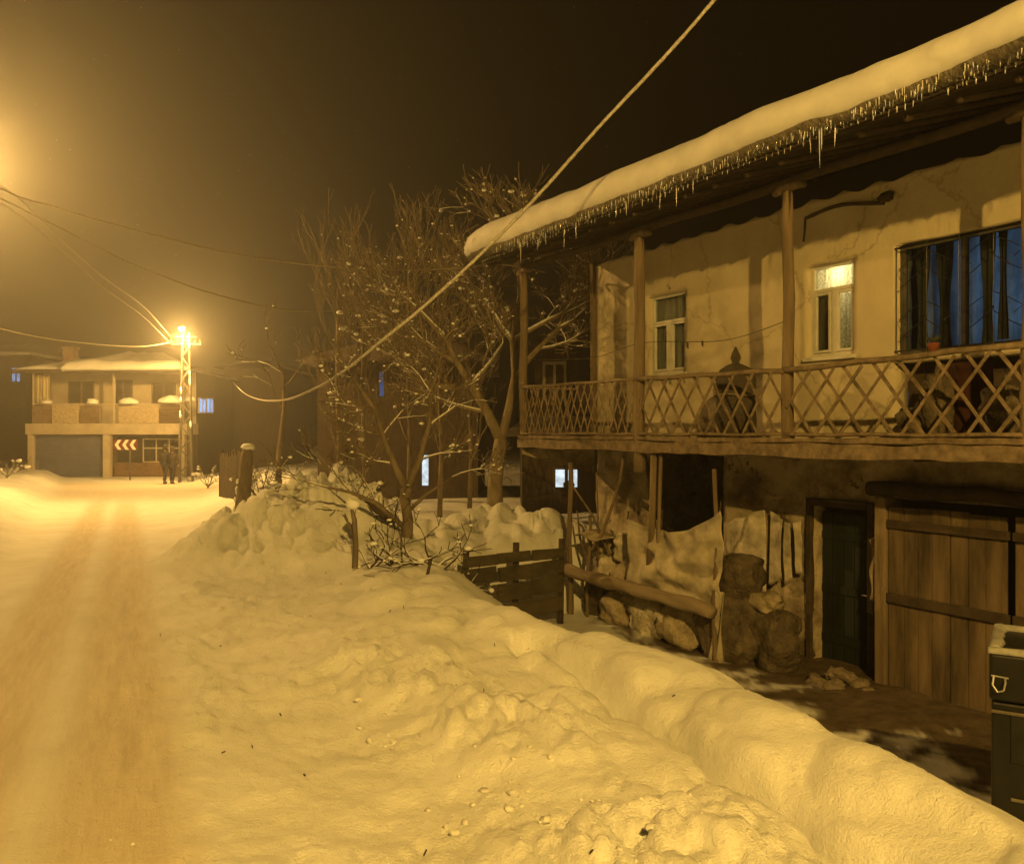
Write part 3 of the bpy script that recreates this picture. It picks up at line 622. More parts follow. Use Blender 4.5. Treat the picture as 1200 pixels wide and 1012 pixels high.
for i in range(nx+1):
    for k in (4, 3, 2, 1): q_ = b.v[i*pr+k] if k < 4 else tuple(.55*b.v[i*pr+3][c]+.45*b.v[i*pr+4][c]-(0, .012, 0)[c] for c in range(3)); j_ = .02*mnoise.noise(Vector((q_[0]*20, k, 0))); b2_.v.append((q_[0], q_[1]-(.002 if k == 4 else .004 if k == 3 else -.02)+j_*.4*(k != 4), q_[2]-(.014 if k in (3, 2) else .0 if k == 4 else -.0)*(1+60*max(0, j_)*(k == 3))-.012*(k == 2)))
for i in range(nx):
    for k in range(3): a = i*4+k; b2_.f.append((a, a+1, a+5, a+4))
b2_.build('shaded_ice_lip', LIPSHADE, snr, True)
# ragged frozen underside, short drips and the long icicles
def icicle(mb, x, y, z, L, r):
    k = 5; sl = random.uniform(-.003, .003); mb.tube([(x+sl*j*L/.2, y, z-L*j/k) for j in range(k+1)], [r*(1-(j/k))**.7*random.uniform(.85, 1.1)+.0012 for j in range(k+1)], 5)
fr_ = MB(); x = SX0+.9
while x < RX1-.3:
    amp = .5+.5*mnoise.noise(Vector((x*1.3, 2, 0)))
    y = RY-.17+random.uniform(-.07, .1); icicle(fr_, x, y, RZ+.17+random.uniform(-.02, .02), random.uniform(.03, .10)+.06*max(0, amp-.3)*random.random(), random.uniform(.0035, .007)); x += random.uniform(.007, .02)
x = SX0+.2
while x < RX1-.1:
    if random.random() < .8: icicle(fr_, x, RY-.055, RZ+.10, random.uniform(.02, .075), random.uniform(.005, .010))
    x += .085
tag(fr_.build('icicle_fringe', ICE, snr, True), kind='stuff')
for k in range(26):
    x = random.uniform(.4, RX1-1.2) if k > 5 else 1.25+k*.15; m_ = MB(); icicle(m_, 0, 0, 0, random.choice((.16, .2, .24, .3, .42))*(random.uniform(.8, 1.1)), random.uniform(.005, .010)); m_.build('icicle', ICE, snr, True, loc=(x, RY-.12+random.uniform(-.05, .05), RZ+.16))
# ================================================================ things by the house
HA = math.atan2(-.865, .502); HM = Matrix.Translation((.19, 15.36, ZB)) @ Matrix.Rotation(HA, 4, 'Z')
def HL(x, y, z=0): return HM @ Vector((x, y, z))
def hthing(name, label, cat, x, y, z=0, group=None, rz=0): return thing(name, label, cat, HL(x, y, z), HA+rz, group)
# enclosure under the balcony: x from 1.5 (u=668) to 4.75 (u=840)
xa, xb = hx(668, 0), hx(840, 0)
G0 = .0
for i, (x, y, zt, lab, rad) in enumerate(((xa, 0, 2.7, 'tall thin grey pole at the left end of the sack pen under the balcony', .045), (xa+.32, .1, 1.85, 'crooked forked stick leaning behind the left end of the log rail', .03), (xb, -.02, 2.72, 'pale pole holding the right edge of the hanging tarpaulin', .035))):
    t = hthing('pole', lab, 'pole', x, y, G0, 'poles of the pen under the balcony'); m_ = MB()
    m_.tube([(0+.03*math.sin(k*1.1+i), .01*k*(i == 1), zt*k/8-.15) for k in range(9)], [rad*(1.1-.03*k) for k in range(9)], 7, wob=.1); m_.build('shaft', WOOD, t, True)
    if i == 1:
        m_ = MB(); m_.tube([(0, .05, .9), (-.25, .05, 1.3), (-.33, .05, 1.75)], [.024, .02, .012], 6); m_.build('fork', WOOD, t, True)
t = hthing('log_rail', 'long pale sawn log lying across the front of the sack pen below the tarpaulin', 'rail', xa, -.12, G0)
m_ = MB(); L = xb-xa
m_.tube([(-.1+(L+.15)*k/14, .012*math.sin(k*1.2), 0.80-.06*k/14+.01*math.sin(k*2.1)) for k in range(15)], [.10+.012*math.sin(k*1.7) for k in range(15)], 10, wob=.04); m_.build('log', mat('log_pale', (.15, .115, .08), .85, 0, 5, .6, 30, col2=(.31, .25, .18), stretch=(.2, 1, 1)), t, True)
# tarpaulin
tx0, tx1 = hx(738, 0), hx(848, 0)
t = hthing('tarpaulin', 'creased pale tarpaulin hung between two poles under the balcony', 'tarpaulin', tx0, -.05, G0)
TP = cloth('tarp', (.40, .36, .28), .1, 2.2, (1, 1, 1)); W = tx1-tx0; m_ = MB()
def tarpf(u, v):
    zt = 1.76 - .13*math.sin(max(0, u)*math.pi)**.8 + .28*u**3; zb = .80-.04*u+.05*math.sin(u*7)
    z = lerp(zt, zb, v); y = .07*math.sin(u*5+v*3)+.05*math.sin(math.hypot(u-1, v)*22)*(1-v*.4)+.06*mnoise.noise(Vector((u*5, v*4, 2)))+.035*math.sin((u+v*1.3)*9)+.07*(.3-abs(mnoise.noise(Vector((u*4+v*2, v*3-u, 7)))))+.03*abs(mnoise.noise(Vector((u*11, v*8, 3))))
    return (W*u+.05*math.sin(v*5)*(u > .9), y*(.35+.65*math.sin(math.pi*min(1, max(0, u)))), z)
m_.grid(tarpf, 60, 40); solid(m_.build('sheet', TP, t, True), .004)
m_ = MB()
for u in (0.0, 1.0): m_.tube([tarpf(u, 0), tuple(Vector(tarpf(u, 0))+Vector((.0, .02, .12)))], .012, 5)
m_.build('tie', WOODD, t)
# a second narrow sheet dangling at its right
t = hthing('torn_cloth', 'narrow torn strip of pale cloth hanging down to the ground right of the tarpaulin', 'cloth', tx1-.12, -.0, G0)
m_ = MB(); m_.grid(lambda u, v: (.22*(u-.5)*(1-.3*math.sin(v*3))+.03*math.sin(v*4), .04*math.sin(u*9+v*5), .98-.93*v), 12, 30); solid(m_.build('sheet', TP, t, True), .004)
# sacks
SK = [mat('sack_a', (.20, .165, .115), .9, 0, 5, .9, 22, col2=(.42, .36, .26), bdist=.03), mat('sack_b', (.36, .32, .25), .85, 0, 5, .9, 20, col2=(.62, .57, .47), bdist=.03), mat('sack_c', (.05, .04, .028), .9, 0, 5, .9, 22, col2=(.15, .12, .085), bdist=.03)]
def sack(x, y, z, w, d, h, mi, lab, rz=0, grp='sacks piled under the balcony', tie=True, tilt=0):
    t = hthing('sack', lab, 'sack', x, y, z, grp, rz); m_ = MB(); s = int(x*10+z*7)
    seg, ring = 32, 20; i0 = len(m_.v)
    for a in range(ring+1):
        v = a/ring; ph = math.pi*v
        for b in range(seg):
            th = 2*math.pi*b/seg; cs, sn = math.cos(th), math.sin(th)
            cx = abs(cs)**.65*(1 if cs > 0 else -1); sy = abs(sn)**.65*(1 if sn > 0 else -1); rr_ = math.sin(ph)**.45 if 0 < a < ring else .02
            k = 1+.42*mnoise.noise(Vector((cs*1.6+s, sn*1.6, v*3)))+.22*mnoise.noise(Vector((cs*4+s, sn*4, v*7)))-.12*abs(mnoise.noise(Vector((cs*3+s, sn*3+v*5, v*2))))
            m_.v.append((w/2*cx*rr_*k, d/2*sy*rr_*k, h/2*(1-math.cos(ph))+.05*h*mnoise.noise(Vector((cs*2, sn*2, v*2+s)))+tilt*cx*.1))
            if v > .45: q_ = m_.v[-1]; g_ = 1+.07*(v-.45)*2*math.cos(11*th+s+3*mnoise.noise(Vector((cs*2, sn*2, s)))); m_.v[-1] = (q_[0]*g_, q_[1]*g_, q_[2])
    for a in range(ring):
        for b in range(seg): b1 = (b+1) % seg; m_.f.append((i0+a*seg+b, i0+a*seg+b1, i0+(a+1)*seg+b1, i0+(a+1)*seg+b))
    m_.build('bag', SK[mi], t, True)
    if tie:
        m_ = MB(); m_.tube([(0, 0, h*.93), (.01, 0, h*1.02), (.0, .0, h*1.05), (.05, .02, h*1.16)], [.06, .03, .025, .06], 8, wob=.2); m_.build('tied_neck', SK[mi], t, True)
    return t
S = xa
sack(S+.35, .45, .0, .7, .5, .62, 2, 'dark brown sack at the bottom left corner of the pen')
sack(S+1.0, .35, .0, .75, .5, .55, 0, 'brown sack on the ground second from the left in the pen', .2)
sack(S+1.75, .32, .0, .8, .55, .6, 1, 'pale bulging sack in the middle of the bottom row of the pen', -.1)
sack(S+2.45, .30, .0, .75, .5, .62, 0, 'brown sack at the right end of the bottom row beside the torn cloth', .15)
sack(S+.55, .42, .58, .55, .45, .5, 1, 'pale small sack tied at the neck resting just behind the log rail at left')
sack(S+1.15, .38, .53, .6, .42, .5, 0, 'brown sack with a folded top above the second sack in the pen', .3)
sack(S+1.72, .34, .58, .62, .45, .42, 1, 'crumpled whitish sack on the middle of the pile below the tarpaulin', .1, tie=False)
sack(S+2.35, .30, .60, .65, .45, .42, 1, 'crumpled pale sack at the right on top of the pile', -.2, tie=False)
sack(S+1.05, .42, 1.0, .5, .38, .5, 1, 'pale upright sack poking above the log rail left of the tarpaulin', .4)
sack(S+.38, .5, 1.04, .45, .36, .32, 0, 'small brown sack perched highest at the left end of the pile', .1)
dx = hx(868, .5)
sack(dx, .35, .0, .85, .6, .95, 2, 'tall dark sack against the wall right of the torn cloth', .1, 'dark sacks beside the door')
sack(dx+.62, .48, .0, .65, .5, .8, 2, 'dark rounded sack nearest to the dark green door', -.2, 'dark sacks beside the door')
sack(dx+.05, .4, .88, .6, .5, .55, 2, 'dark sack stacked on top of the tall dark sack', .2, 'dark sacks beside the door', tie=False)
sack(dx+.52, .45, .74, .4, .35, .26, 0, 'small brown bag lying on top of the rounded dark sack', .2, 'dark sacks beside the door', tie=False)
t = hthing('lit_wall_strips', 'pale strips painting lamplight and post shadows on the lower wall beside the dark door', 'sheet', hx(850, WQ), WQ-.1, 0)  # lamplit wall painted as pale strips, the gaps between them as post shadows
xl = hx(850, WQ)
def wsf(u, v):
    uu = lerp(856, 944, u); zt_ = hz(uu, 600+8*u+6*math.sin(u*9), WQ); zb_ = hz(uu, 642+62*min(1, u/.5)-26*max(0, (u-.55)/.45), WQ)-.05*abs(math.sin(u*17))
    if u < .12: zt_ -= .22*(1-u/.12)
    return (hx(uu, WQ)-xl, .03*math.sin(u*13+v*2)+.02*mnoise.noise(Vector((u*7, v*4, 1))), lerp(zt_, zb_, v))
for a_, b_x2 in ((0, .52), (.58, .76), (.80, .88), (.92, 1.0)):
    m_ = MB(); m_.grid(lambda u, v: wsf(lerp(a_, b_x2, u), v*(1 if a_ < .5 else .9+.1*math.sin(a_*20))), 22, 16); solid(m_.build('strip', cloth('lit_wall_strips', (.44, .40, .33), .05, 3, (1, 1, 1)), t, True), .012)
# sticks and broken branches leaning in the pen
def stick(name, lab, cat, pts, r, grp=None, m=WOOD):
    p0 = Vector(pts[0]); t = thing(name, lab, cat, HL(*p0), HA, grp); m_ = MB(); q = [Vector(p)-p0 for p in pts]
    m_.tube(q, [r*(1-.4*i/(len(q)-1)) for i in range(len(q))], 6, wob=.12); m_.build('shaft', m, t, True)
stick('leaning_stick', 'bare stick rising right from the small sack towards the balcony post', 'stick', [(S+.35, .3, 1.2), (S+.8, .2, 1.75), (S+1.15, .15, 2.3), (S+1.3, .1, 2.7)], .03, 'sticks leaning in the pen')
stick('leaning_stick', 'thin crossed stick leaning left against the tall thin pole', 'stick', [(S+.75, .25, 1.1), (S+.35, .2, 1.7), (S-.05, .1, 2.15)], .025, 'sticks leaning in the pen')
stick('leaning_stick', 'short thick branch leaning on the left sacks', 'stick', [(S+.45, .15, 1.15), (S+.75, .1, 1.45), (S+.98, .12, 1.9)], .04, 'sticks leaning in the pen')
stick('leaning_stick', 'thin rod standing between the left poles of the pen', 'stick', [(S+.52, .2, .9), (S+.50, .2, 1.7), (S+.46, .2, 2.4)], .018, 'sticks leaning in the pen')
# basket / old lid on the sacks
t = hthing('old_hat_shaped_lid', 'wide drooping sheet lying over the small sack at the left of the pen', 'sheet', S+.5, .25, 1.36); m_ = MB()
m_.grid(lambda u, v: ((u-.5)*.75, (v-.5)*.5, .08*math.cos((u-.5)*3)*math.cos((v-.5)*3)+.04*math.sin(u*7)), 16, 8); solid(m_.build('sheet', SK[0], t, True), .02)
# rubble by the door
RB = mat('rubble', (.12, .095, .07), .95, 0, 8, .6, 30, col2=(.24, .2, .15))
for k in range(15):
    a = random.uniform(0, 6.28); rr_ = random.uniform(0, .33); hgt = .22*(1-rr_/.4)
    t = HL(gx0-.32+rr_*math.cos(a)*1.1, .55+rr_*math.sin(a)*.7, max(0.04, hgt)); m_ = MB(); r_ = random.uniform(.06, .12)
    m_.blob((0, 0, 0), (r_*1.2, r_, r_*.75), 9, 6, .3, 1.6, k); o = m_.build('rubble_stone', RB, None, k % 3 == 0, loc=t); tag(o, 'rough dark stone in the small rubble heap at the foot of the gate post', 'stone', 'stones of the heap by the gate post')
stick('fallen_pole', 'long thin pole lying on the ground along the foot of the plank gate', 'pole', [(gx0+.15, .75, .06), (gx0+1.2, .62, .05), (gx0+2.2, .5, .06)], .035)
# on the balcony: dark wrapped bundle with a pointed top
t = hthing('wrapped_bundle', 'dark wrapped bundle with a pointed knot on top, standing on the balcony', 'bundle', hx(862, .45), .45, zdk)
m_ = MB(); pr_ = [(0, .26), (.3, .27), (.6, .25), (.85, .26), (.96, .22), (1.02, .12), (1.05, .045), (1.12, .07), (1.18, .05), (1.27, .008)]
m_.tube([(0, 0, a) for a, b in pr_], [b for a, b in pr_], 18, wob=.07); m_.build('wrapping', mat('dark_cloth', (.06, .05, .038), .95, .3, 5, .6, 30), t, True)
m_ = MB(); m_.tube([(.275*math.cos(a*.35), .275*math.sin(a*.35), .62+.01*math.sin(a)) for a in range(19)], .012, 5); m_.build('cord', WOOD, t, True)
# stick bracket on the wall, wires, pegs
t = hthing('wall_stick', 'crooked stick fixed high on the upper wall above the small lit window', 'stick', hx(948, WQ), WQ-.07, hz(948, 258, WQ)); m_ = MB()
L = hx(1040, WQ)-hx(948, WQ); m_.tube([(L*k/8, .01*math.sin(k), .06*math.sin(k*.5)-.02*k/8) for k in range(9)], .024, 7, wob=.12); m_.tube([(0, 0, .02), (-.01, .0, -.14), (-.03, 0, -.30)], .014, 6); m_.blob((L+.02, 0, .0), (.10, .07, .06), 9, 6, .3, 2, 3); m_.build('shaft', WOODD, t, True)
def wireobj(name, lab, cat, pts, r, m, grp=None, n=5, wob=0, sub=8):
    pts = [Vector(p) for p in pts]; out = []
    for i in range(len(pts)-1):
        p0 = pts[max(i-1, 0)]; p1 = pts[i]; p2 = pts[i+1]; p3 = pts[min(i+2, len(pts)-1)]
        for k in range(sub):
            t = k/sub; out.append(.5*((2*p1)+(p2-p0)*t+(2*p0-5*p1+4*p2-p3)*t*t+(3*p1-p0-3*p2+p3)*t**3))
    out.append(pts[-1]); m_ = MB(); m_.tube(out, r, n, wob=wob); return tag(m_.build(name, m, None, True), lab, cat, grp)
WIRE = mat('wire_dark', (.05, .045, .04), .6, .2, 5, 0); SWIRE = mat('snowy_cable', (.26, .24, .22), .8, 0, 40, .5, 120, col2=(.62, .6, .57))
wireobj('washing_line', 'thin washing line strung under the balcony eave across the far posts', 'line', [HL(-.02, .1, 4.35), HL(1.7, .3, 4.27), HL(3.3, .1, 4.36), HL(4.7, .35, 4.28), HL(6.1, .1, 4.4)], .005, WIRE)
for k, (xx, lab) in enumerate(((4.35, 'dark peg clipped on the washing line, nearer the dark bundle'), (4.05, 'dark peg clipped on the washing line, nearer the far window'))):
    m_ = MB(); m_.box((0, 0, 0), (.016, .02, .07)); m_.box((.012, 0, -.01), (.01, .018, .08)); tag(m_.build('clothes_peg', WOODD, None, loc=HL(xx, .28, 4.27)), lab, 'peg', 'pegs on the washing line')
# things stored on the balcony behind the railing under the wide window
t = hthing('hanging_rug', 'dark red folded rug hung behind the lattice below the wide window', 'rug', hx(1128, .9), .95, zdk+.06); m_ = MB()
m_.grid(lambda u, v: (.62*(u-.5), .05*math.sin(u*11)+.03*math.sin(v*6), .82*(1-v)), 20, 10); solid(m_.build('cloth', mat('red_cloth', (.03, .008, .006), .9, .4, 9, .4, 40), t, True), .02)
for k, (u_, lab, w_, h_2, mi) in enumerate(((1098, 'tall brown sack standing on the balcony left of the red rug', .3, .75, 2), (1075, 'dark low sack on the balcony under the left end of the wide window', .4, .4, 2), (1175, 'dark sack on the balcony behind the lattice, right of the red rug', .42, .6, 2))):
    sk = sack(hx(u_, .8), .8, zdk, w_, .32, h_2, mi, lab, grp='sacks kept on the balcony')
t = hthing('flower_pot', 'small red flower pot on the ledge of the wide blue window', 'pot', hx(1100, WQ), WQ-.1, WC[2]); m_ = MB()
m_.tube([(0, 0, -.0), (0, 0, .09), (0, 0, .10)], [.05, .068, .07], 12); m_.build('pot', mat('terracotta', (.2, .06, .03), .8, .2), t, True)
m_ = MB()
for k in range(14): a = k*2.4; m_.tube([(0, 0, .08), (.03*math.cos(a), .03*math.sin(a), .14), (.08*math.cos(a), .06*math.sin(a), .15+.02*(k % 3))], [.006, .012, .003], 4)
m_.build('plant', mat('leaf', (.05, .06, .025), .8, .3), t, True)
# ---------------------------------------------------------------- dark steel box at the right edge
bz = gz(3.6, 5.2)
t = thing('steel_box', 'tall dark steel box with a bright latch and snow on its lid', 'box', (2.83, 5.04, E-2.55), R(-32))
HB = -1.29+2.55; m_ = MB(); m_.b2(0, 1.3, 0, .75, 0, HB-.3); m_.build('body', METD, t, bevel=.012)
m_ = MB(); m_.b2(-.012, 1.312, -.012, .762, HB-.29, HB-.01); ld = m_.build('lid', METD, t, bevel=.02)
m_ = MB(); m_.tube([(.015, -.015, HB-.14), (.01, -.045, HB-.19), (.035, -.055, HB-.225), (.065, -.05, HB-.215), (.075, -.045, HB-.17), (.072, -.015, HB-.15)], .0065, 7); m_.tube([(.0, -.014, HB-.142), (.09, -.014, HB-.148)], .006, 6); m_.build('latch', mat('bright_steel', (.4, .4, .4), .4, .1, metal=.6), ld, bevel=.003)
for a_, z_ in ((.0, HB-.36), (.10, .40)): m_ = MB(); m_.b2(a_, 1.3, -.018, -.002, z_, z_+.018); m_.build('ridge', mat('worn_edge', (.16, .14, .11), .4, .3, metal=.5), t, bevel=.003)
m_ = MB(); m_.b2(.1, .5, -.012, -.002, .62, .9); m_.build('panel', mat('darker_metal', (.012, .013, .011), .5, .3), t, bevel=.004)
bs_ = MB(); bs_.grid(lambda u, v: (1.33*u-.015, (.05+.05*mnoise.noise(Vector((u*9, 1, 1))))*v*1.6-.02, HB-.012+.028*(1-(2*v-1)**4)), 60, 6); bs_.grid(lambda u, v: ((.07+.02*mnoise.noise(Vector((v*5, 5, 1))))*u-.018, .07+.70*v, HB-.012+.026*(1-(2*u-1)**4)), 6, 40); bs_.grid(lambda u, v: (1.33*u-.015, .76-(.08+.05*mnoise.noise(Vector((u*9, 8, 1))))*v, HB-.012+.028*(1-(2*v-1)**4)), 60, 6); solid(tag(bs_.build('lid_snow', mat('snow_thin', (.3, .3, .29), .8, .25, 12), None, True), 'low cap of snow on the dark steel box', 'snow'), .008).matrix_world = t.matrix_basis.copy()
o = bpy.data.objects['lid_snow']; o.location = t.location; o.rotation_euler = t.rotation_euler
# ---------------------------------------------------------------- plank retaining wall and fence bits left of the pen
def pl(u, v, Y): return P(u, v, Y)
t = thing('plank_wall', 'low dark wall of old planks between the snowy garden and the sack pen', 'wall', (-.7, 12.3, E-2.75)); m_ = MB()
A = Vector((-.02, 0, 0)); B = Vector((1.5, .98, 0)); dd = (B-A).normalized()
for k, (zz, hh) in enumerate(((.1, .24), (.37, .26), (.65, .24), (.88, .18))):
    n_ = 3
    for j in range(n_):
        a = A.lerp(B, j/n_); b = A.lerp(B, (j+1)/n_); off = Vector((random.uniform(-.02, .02), random.uniform(-.05, .03), random.uniform(-.02, .02)))
        c = (a+b)/2+Vector((0, 0, zz))+off; m_.bar(a+Vector((0, 0, zz))+off, b+Vector((-.02, 0, zz+random.uniform(-.03, .03)))+off, hh-.02, .06, (0, 0, 1)) if False else m_.box(c, ((b-a).length-.02, .07, hh-.025), Matrix.Rotation(math.atan2(dd.y, dd.x)+random.uniform(-.02, .02), 3, 'Z') @ Matrix.Rotation(random.uniform(-.03, .03), 3, 'Y'), .008)
m_.build('planks', mat('wet_planks', (.03, .026, .016), .8, 0, 4, .5, 30, col2=(.085, .07, .045), stretch=(.3, 1, 1)), t, bevel=.01)
for q in (.02, .5, .97):
    m_ = MB(); p = A.lerp(B, q); m_.tube([(p.x, p.y+.1, -.3), (p.x+.02, p.y+.1, 1.08)], .05, 7, wob=.1); m_.build('stake', WOODD, t, True)
c_ = MB(); L = (B-A).length
c_.grid(lambda u, v: tuple(Vector((-.7, 12.3, E-2.75))+A+dd*L*u+Vector((.1, -.1, 0)).lerp(Vector((-.15, .28, 0)), v)+Vector((0, 0, .985+.05*math.sin(v*math.pi)+.03*mnoise.noise(Vector((u*7, v*2, 3)))))), 30, 8)
# ================================================================ bare trees
def tree(name, lab, cat, base, trunk_pts, trunk_r, depth, seed, spread=.6, up=.25, L0=1.2, nb=3, snow=.5, grp=None, twr=.006, sides=5, extra=None, clump=.06, shrink=.72, bark=BARK, maxr=1e9):
    rnd = random.Random(seed); t = thing(name, lab, cat, base, 0, grp); T = MB(); B = MB(); S_ = MB()
    def grow(p, d, L, r, lev):
        k = 3 if lev > 1 else 2; pts = [p]; rad = [r]; q = p.copy(); dd = d.copy()
        for i in range(k):
            dd = (dd+Vector((rnd.gauss(0, .16), rnd.gauss(0, .16), rnd.gauss(0, .12)+up*.25))).normalized(); q = q+dd*L/k; pts.append(q.copy()); rad.append(max(twr, r*(1-.5*(i+1)/k)))
        (T if lev >= depth-0 and False else B).tube(pts, rad, sides if lev > 1 else 3, cap=False)
        if lev <= 3 and snow > 0:
            for i in range(1, len(pts)):
                if rnd.random() < snow*.12:
                    c = pts[i-1].lerp(pts[i], rnd.random()); s = clump*rnd.choice((.2, .25, .3, .35, .45, .8)); S_.blob(c+Vector((0, 0, s*.4)), (s*rnd.uniform(.8, 1.7), s, s*.75), 6, 4, .25, 2, rnd.randint(0, 99))
        if lev >= 1 and abs(dd.z) < .8 and rnd.random() < snow*(1.3 if lev > 1 else .5):     # a line of snow along the upper side
            off = Vector((0, 0, r*.7)); S_.tube([p_+off for p_ in pts], [x*.75 for x in rad], 5)
        if lev <= 0: return
        n = nb+(rnd.random() < .4)
        for j in range(n):
            f = rnd.uniform(.35, 1) if j else 1; i = min(len(pts)-1, max(1, int(round(f*k)))); b = pts[i]
            ax = Vector((rnd.gauss(0, 1), rnd.gauss(0, 1), rnd.gauss(0, .5))).normalized(); nd = (dd+ax*spread*rnd.uniform(.6, 1.3)+Vector((0, 0, up))).normalized()
            grow(b, nd, L*shrink*rnd.uniform(.75, 1.2), max(twr, rad[i]*.68), lev-1)
    for pts, rad in trunk_pts:
        q = [Vector(p) for p in pts]; T.tube(q, rad, 9, cap=True, wob=.06)
    ends = extra if extra else [(trunk_pts[0][0][-1], (0, 0, 1), trunk_pts[0][1][-1])]
    for p, d, r in ends: grow(Vector(p), Vector(d).normalized(), L0*rnd.uniform(.85, 1.15), r, depth)
    T.build('trunk', bark, t, True); B.build('branches', bark, t, True)
    if S_.v: S_.build('snow_clumps', SNOW, t, True)
    return t
TX = mat('bark_pale', (.13, .10, .065), .85, 0, 9, .5, 50, col2=(.27, .22, .15), stretch=(1, 1, .3))
# large old tree behind the fence: trunk forks at (585,520)
Yt = 16.6; b0 = P(580, 600, Yt); b0.z = gz(b0.x, b0.y)-.1
def rl(u, v, Y=Yt, b=None): p = P(u, v, Y)-(b if b is not None else b0); return tuple(p)
tp = [([(0, 0, 0), rl(580, 570), rl(583, 540), rl(587, 515)], [.19, .15, .135, .13]),
      ([rl(587, 518), rl(572, 485), rl(552, 452, 16.4), rl(535, 425, 16.3), rl(520, 395, 16.2)], [.11, .09, .075, .06, .045]),
      ([rl(587, 518), rl(596, 480), rl(603, 440, 16.9), rl(600, 400, 17.1), rl(608, 350, 17.2)], [.10, .08, .065, .05, .04]),
      ([rl(603, 440, 16.9), rl(630, 410, 17.3), rl(655, 385, 17.6)], [.07, .05, .04]),
      ([rl(552, 452, 16.4), rl(525, 455, 16.2), rl(500, 450, 16)], [.07, .05, .035])]
tree('bare_tree', 'large bare forked tree with snow on its limbs, behind the far end of the balcony', 'tree', b0, tp, .2, 4, 11, .75, .12, 1.05, 4, .5, twr=.0065, clump=.05, bark=TX,
     extra=[(rl(520, 395, 16.2), (-.5, 0, 1), .05), (rl(535, 425, 16.3), (-1, -.2, .4), .05), (rl(552, 452, 16.4), (.5, .2, 1), .05), (rl(500, 450, 16), (-1, 0, .3), .03), (rl(608, 350, 17.2), (.1, 0, 1), .045), (rl(600, 400, 17.1), (-.7, .1, .9), .05), (rl(600, 400, 17.1), (1, .3, .5), .05), (rl(655, 385, 17.6), (.8, .2, .5), .035), (rl(655, 385, 17.6), (.3, .2, .9), .035), (rl(630, 410, 17.3), (.7, .2, .1), .03), (rl(572, 485), (-.9, 0, .25), .04)])
# tall upright shoots (poplar-like) further back
for i, (u, vt, Y, s) in enumerate(((395, 250, 22, 3), (425, 290, 20.5, 4), (478, 222, 22.5, 5), (515, 245, 21, 6), (550, 255, 22, 7))):
    b = P(u, 600, Y); b.z = gz(b.x, b.y)-.1; top = P(u-4, vt+90, Y)-b; H = top.z
    pts = [(.0, 0, 0), (.05, 0, H*.3), (-.02, .03, H*.6), (0.02, 0, H)]
    ex = [((.0, 0, H*f), (math.cos(j*2.3)*.55, math.sin(j*2.3)*.5, 1), .03*(1.25-f)) for j, f in enumerate((.22, .3, .38, .46, .54, .6, .66, .72, .78, .84, .9, .96, 1.0))]
    tree('poplar', ('slender upright bare tree at the far left of the clump behind the snow heap', 'shorter thin bare tree second from the left in the clump behind the snow heap', 'tallest bare upright tree in the middle of the clump', 'thin upright bare tree just right of the tallest one', 'bare upright tree rising close to the tip of the roof snow')[i], 'tree', b, [(pts, [.07, .055, .04, .022])], .06, 3, s+20, .45, .42, .95, 3, .10, 'upright bare trees behind the snow heap', twr=.006, extra=ex, clump=.075, bark=TX)
# small forked tree near the heap
Ys = 11.2; b1 = P(476, 650, Ys); b1.z = gz(b1.x, b1.y)-.1
q = lambda u, v, Y=Ys: tuple(P(u, v, Y)-b1)
tp = [([(0, 0, 0), q(478, 610), q(474, 585), q(477, 572)], [.085, .07, .065, .075]),
      ([q(477, 575), q(462, 545), q(448, 512), q(440, 482), q(425, 460, 11)], [.06, .045, .035, .028, .02]),
      ([q(477, 575), q(492, 540), q(503, 500), q(505, 462), q(515, 430, 11.4)], [.055, .04, .03, .024, .016]),
      ([q(476, 620), q(440, 590, 11.0), q(412, 578, 10.9), q(385, 572, 10.8)], [.035, .03, .022, .014]),
      ([q(478, 600), q(500, 580), q(530, 560, 11.4)], [.03, .02, .012])]
tree('small_tree', 'small bare forked fruit tree with snow in its fork beside the snow heap', 'tree', b1, tp, .08, 3, 31, .8, .05, .40, 4, .62, twr=.004, clump=.032,
     extra=[(q(425, 460, 11), (-.6, 0, .7), .018), (q(440, 482), (-1, -.1, .4), .018), (q(448, 512), (-1, 0, .15), .018), (q(448, 512), (.6, .2, .8), .015), (q(503, 500), (.8, .1, .5), .018), (q(515, 430, 11.4), (.3, 0, 1), .014), (q(505, 462), (-.5, .1, .8), .014), (q(462, 545), (-1, .1, .2), .018), (q(492, 540), (1, 0, .3), .016), (q(530, 560, 11.4), (1, 0, .3), .012), (q(385, 572, 10.8), (-1, 0, .1), .012), (q(412, 578, 10.9), (-.5, 0, .7), .014), (q(440, 590, 11), (-.3, .1, .8), .014)])
